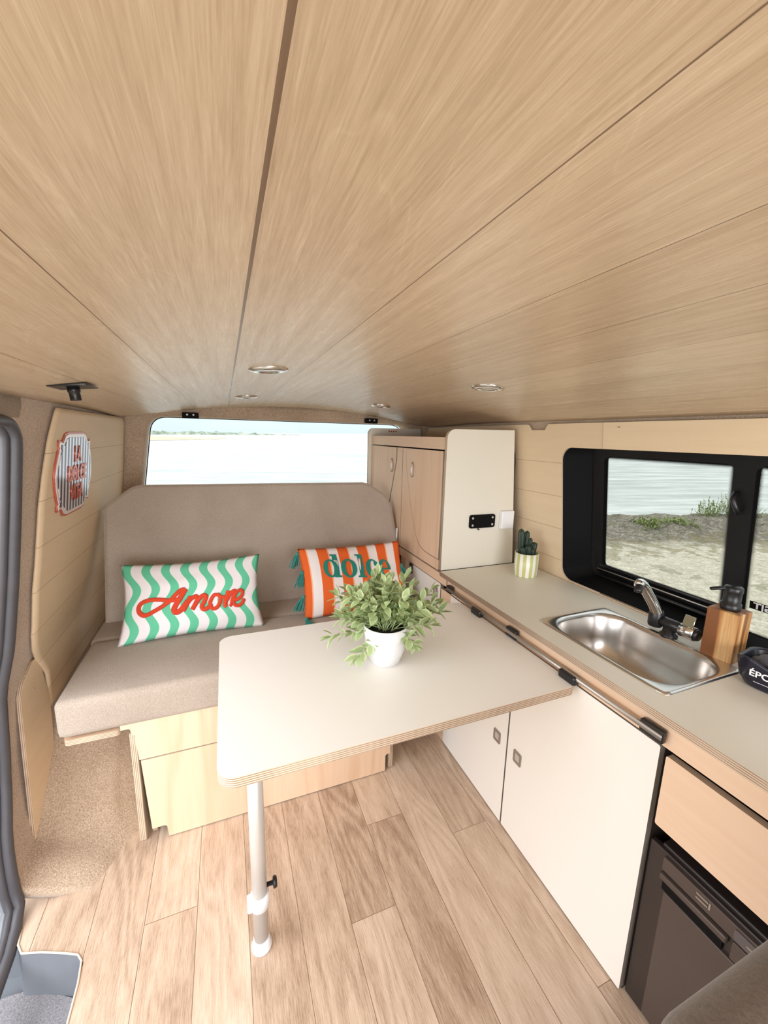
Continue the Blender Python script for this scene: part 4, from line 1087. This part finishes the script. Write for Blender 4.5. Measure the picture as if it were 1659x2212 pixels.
# ------------------------------------------------------------------ outside: gravel, bank, sea, far shore
TILT = .016                                             # the van stands slightly tilted to the horizon
def ext(x, y, z): return (x, y, z+x*TILT)
SN = Vector((.300, .954)).normalized(); ST = Vector((SN.y, -SN.x))
def shore(u, d, z):
    p = SN*d+ST*u; return ext(p.x, p.y, z)
def gh(u, d):
    n1 = noise.noise(Vector((u*.9, d*1.3, 0))); n2 = noise.noise(Vector((u*4, d*4, 5))); n3 = noise.noise(Vector((u*13, d*13, 9)))
    z = -1.83+.01*n2
    b = sm(6.5, 7.7, d+.35*n1)
    z += b*(.14+.09*n1+.06*n2+.03*n3)
    z -= 2.0*sm(8.2, 9.6, d+.3*n1)
    return z
def gpt(u, v):
    uu = -14+u*40
    d = -30+33*min(1, v/.15) if v < .15 else 3+(v-.15)/.85*7.2
    return shore(uu, d, gh(uu, d))
def ground_mat():
    m = N('gravel_and_bank'); v = m.coord(); x, y, z = m.sep(v)
    d = m.math('ADD', m.math('MULTIPLY', x, SN.x), m.math('MULTIPLY', y, SN.y))
    n = m.noise(v, 1.6, 4, .6); n2 = m.noise(v, 9, 5, .75); n3 = m.noise(v, 30, 3, .8)
    dd = m.math('ADD', d, m.math('MULTIPLY', m.math('SUBTRACT', n, .5), 1.6))
    peb = m.math('ADD', m.math('MULTIPLY', n2, .5), m.math('MULTIPLY', n3, .5))
    grav = m.ramp(peb, [(.36, srgb(176, 166, 142)), (.5, srgb(214, 206, 184)), (.62, srgb(242, 236, 218))])
    bank = m.ramp(peb, [(.38, srgb(84, 80, 68)), (.52, srgb(146, 138, 122)), (.66, srgb(206, 200, 186))])
    f = m.n('MapRange'); m.l(dd, f.inputs[0]); f.inputs[1].default_value = 6.0; f.inputs[2].default_value = 6.7
    c = m.mix(f.outputs[0], grav, bank)
    dry = m.math('MULTIPLY', m.math('LESS_THAN', m.math('ABSOLUTE', m.math('SUBTRACT', dd, 6.25)), .55), m.math('GREATER_THAN', m.noise(v, 5, 4), .5))
    c = m.mix(m.math('MULTIPLY', dry, .5), c, srgb(132, 118, 78))
    ms = m.math('GREATER_THAN', m.noise(m.coord(), 2.4, 3), .63)
    c = m.mix(m.math('MULTIPLY', ms, .4), c, srgb(120, 122, 88))
    m.col(c); m.rough(.95); m.bump(peb, 1.0, .06); return m.m
gr = link('ground', grid_me(gpt, 420, 190), ground_mat(), None, None, True); struct(gr, 'pale gravel ground with a rough shore bank')
def sea_mat():
    m = N('sea_water')
    v0 = m.coord((1, 1, 1), 'Object', (0, 0, math.atan2(ST.y, ST.x)*-1)); mp = m.n('Mapping'); m.l(v0, mp.inputs[0]); mp.inputs['Scale'].default_value = (.22, 1, 1)
    a = m.noise(mp.outputs[0], .8, 6, .68); b = m.noise(v0, 3.0, 4, .6); r = m.noise(mp.outputs[0], .09, 3, .5)
    f = m.math('ADD', m.math('MULTIPLY', a, .75), m.math('MULTIPLY', r, .25))
    m.col(m.ramp(f, [(.38, srgb(168, 172, 166)), (.5, srgb(196, 200, 194)), (.60, srgb(224, 226, 222))]))
    m.rough(.32); h = m.math('ADD', m.math('MULTIPLY', a, 1.0), m.math('MULTIPLY', b, .22)); m.bump(h, .8, .35); return m.m
bm = bmesh.new()
V = [bm.verts.new(shore(u, d, -3.35)) for u, d in ((-4000, 8), (4000, 8), (4000, 4500), (-4000, 4500))]; bm.faces.new(V)
sea = link('sea', bm_me(bm), sea_mat()); struct(sea, 'pale rippled sea reaching the horizon')

# weeds on the bank
def foliage_mat(nm, a, b):
    m = N(nm); n = m.noise(m.coord(), 14, 3); m.col(m.mix(n, a, b)); m.rough(.8); return m.m
WG = foliage_mat('weed_green', srgb(96, 116, 52), srgb(168, 178, 112))
def weed(name, label, cat, u, d, wd_, ht, n, seed, umb=0, kind=None):
    random.seed(seed); z0 = gh(u, d); bm = bmesh.new()
    for k in range(n):
        a = random.uniform(-wd_/2, wd_/2); b_ = random.uniform(-.25, .25); h = ht*random.uniform(.35, 1)*(1-.5*abs(a/wd_*2)**2)
        base = Vector(shore(u+a, d+b_, gh(u+a, d+b_)-.02)); top = base+Vector((random.uniform(-.12, .12), random.uniform(-.12, .12), h))
        tube_bm(bm, [base, (base+top)/2+Vector((random.uniform(-.03, .03), 0, 0)), top], .0035, 3)
        for j in range(7):
            p = base.lerp(top, random.uniform(.25, 1)); dv = Vector((random.uniform(-1, 1), random.uniform(-1, 1), random.uniform(-.1, .8))).normalized(); s_ = dv.cross(Vector((0, 0, 1))).normalized()
            L_ = random.uniform(.03, .07)
            q = [p, p+dv*L_*.5+s_*L_*.22, p+dv*L_, p+dv*L_*.5-s_*L_*.22]; bm.faces.new([bm.verts.new(t_) for t_ in q])
    o = link(name, bm_me(bm), WG); tag(o, label, cat, None, kind); return o
def shore_uv(x, y): return Vector((x, y)).dot(ST), Vector((x, y)).dot(SN)
u_, d_ = shore_uv(10.2, 5.2)
weed('shrub', 'light green weedy shrub on the crest of the bank outside the side window', 'shrub', u_, 8.15, 1.25, .50, 150, 3)
u2, d2 = shore_uv(8.3, 6.2)
weed('grass_tuft', 'low green grass patch on the dark bank outside the side window', 'grass', u2, 7.3, 1.1, .13, 150, 5, 0, 'stuff')
# distant coast behind the tailgate window
def coast():
    bm = bmesh.new(); n = 160
    A = []; B = []; D = []
    for k in range(n+1):
        x = -210+k/n*330; y = 560+k/n*120
        h = 7.5*(.35+.65*abs(noise.noise(Vector((k*.19, 0, 0)))+.5*noise.noise(Vector((k*.7, 3, 0)))))*(1-sm(.55, .98, k/n)*.9)+.6
        for lst, (yy, zz) in zip((A, B, D), ((y, -3.4), (y+4, -3.4+h), (y+60, -3.4+h*.8))): lst.append(bm.verts.new(ext(x, yy, zz)))
    for k in range(n):
        bm.faces.new((A[k], A[k+1], B[k+1], B[k])); bm.faces.new((B[k], B[k+1], D[k+1], D[k]))
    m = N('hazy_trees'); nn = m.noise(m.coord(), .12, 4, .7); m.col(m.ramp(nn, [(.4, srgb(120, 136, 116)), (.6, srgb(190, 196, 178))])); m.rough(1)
    o = link('coast', bm_me(bm), m.m); struct(o, 'distant wooded coast across the bay')
    bm = bmesh.new(); P = [(-75, 165), (-18, 190), (0, 235), (2, 262), (-30, 330), (-120, 560), (-300, 560), (-300, 100)]
    bm.faces.new([bm.verts.new(ext(x, y, -3.25)) for x, y in P])
    struct(link('beach', bm_me(bm), plain('beach_sand', srgb(226, 196, 160), .9, 0, .15, .1)), 'pale sandy beach across the water')
coast()
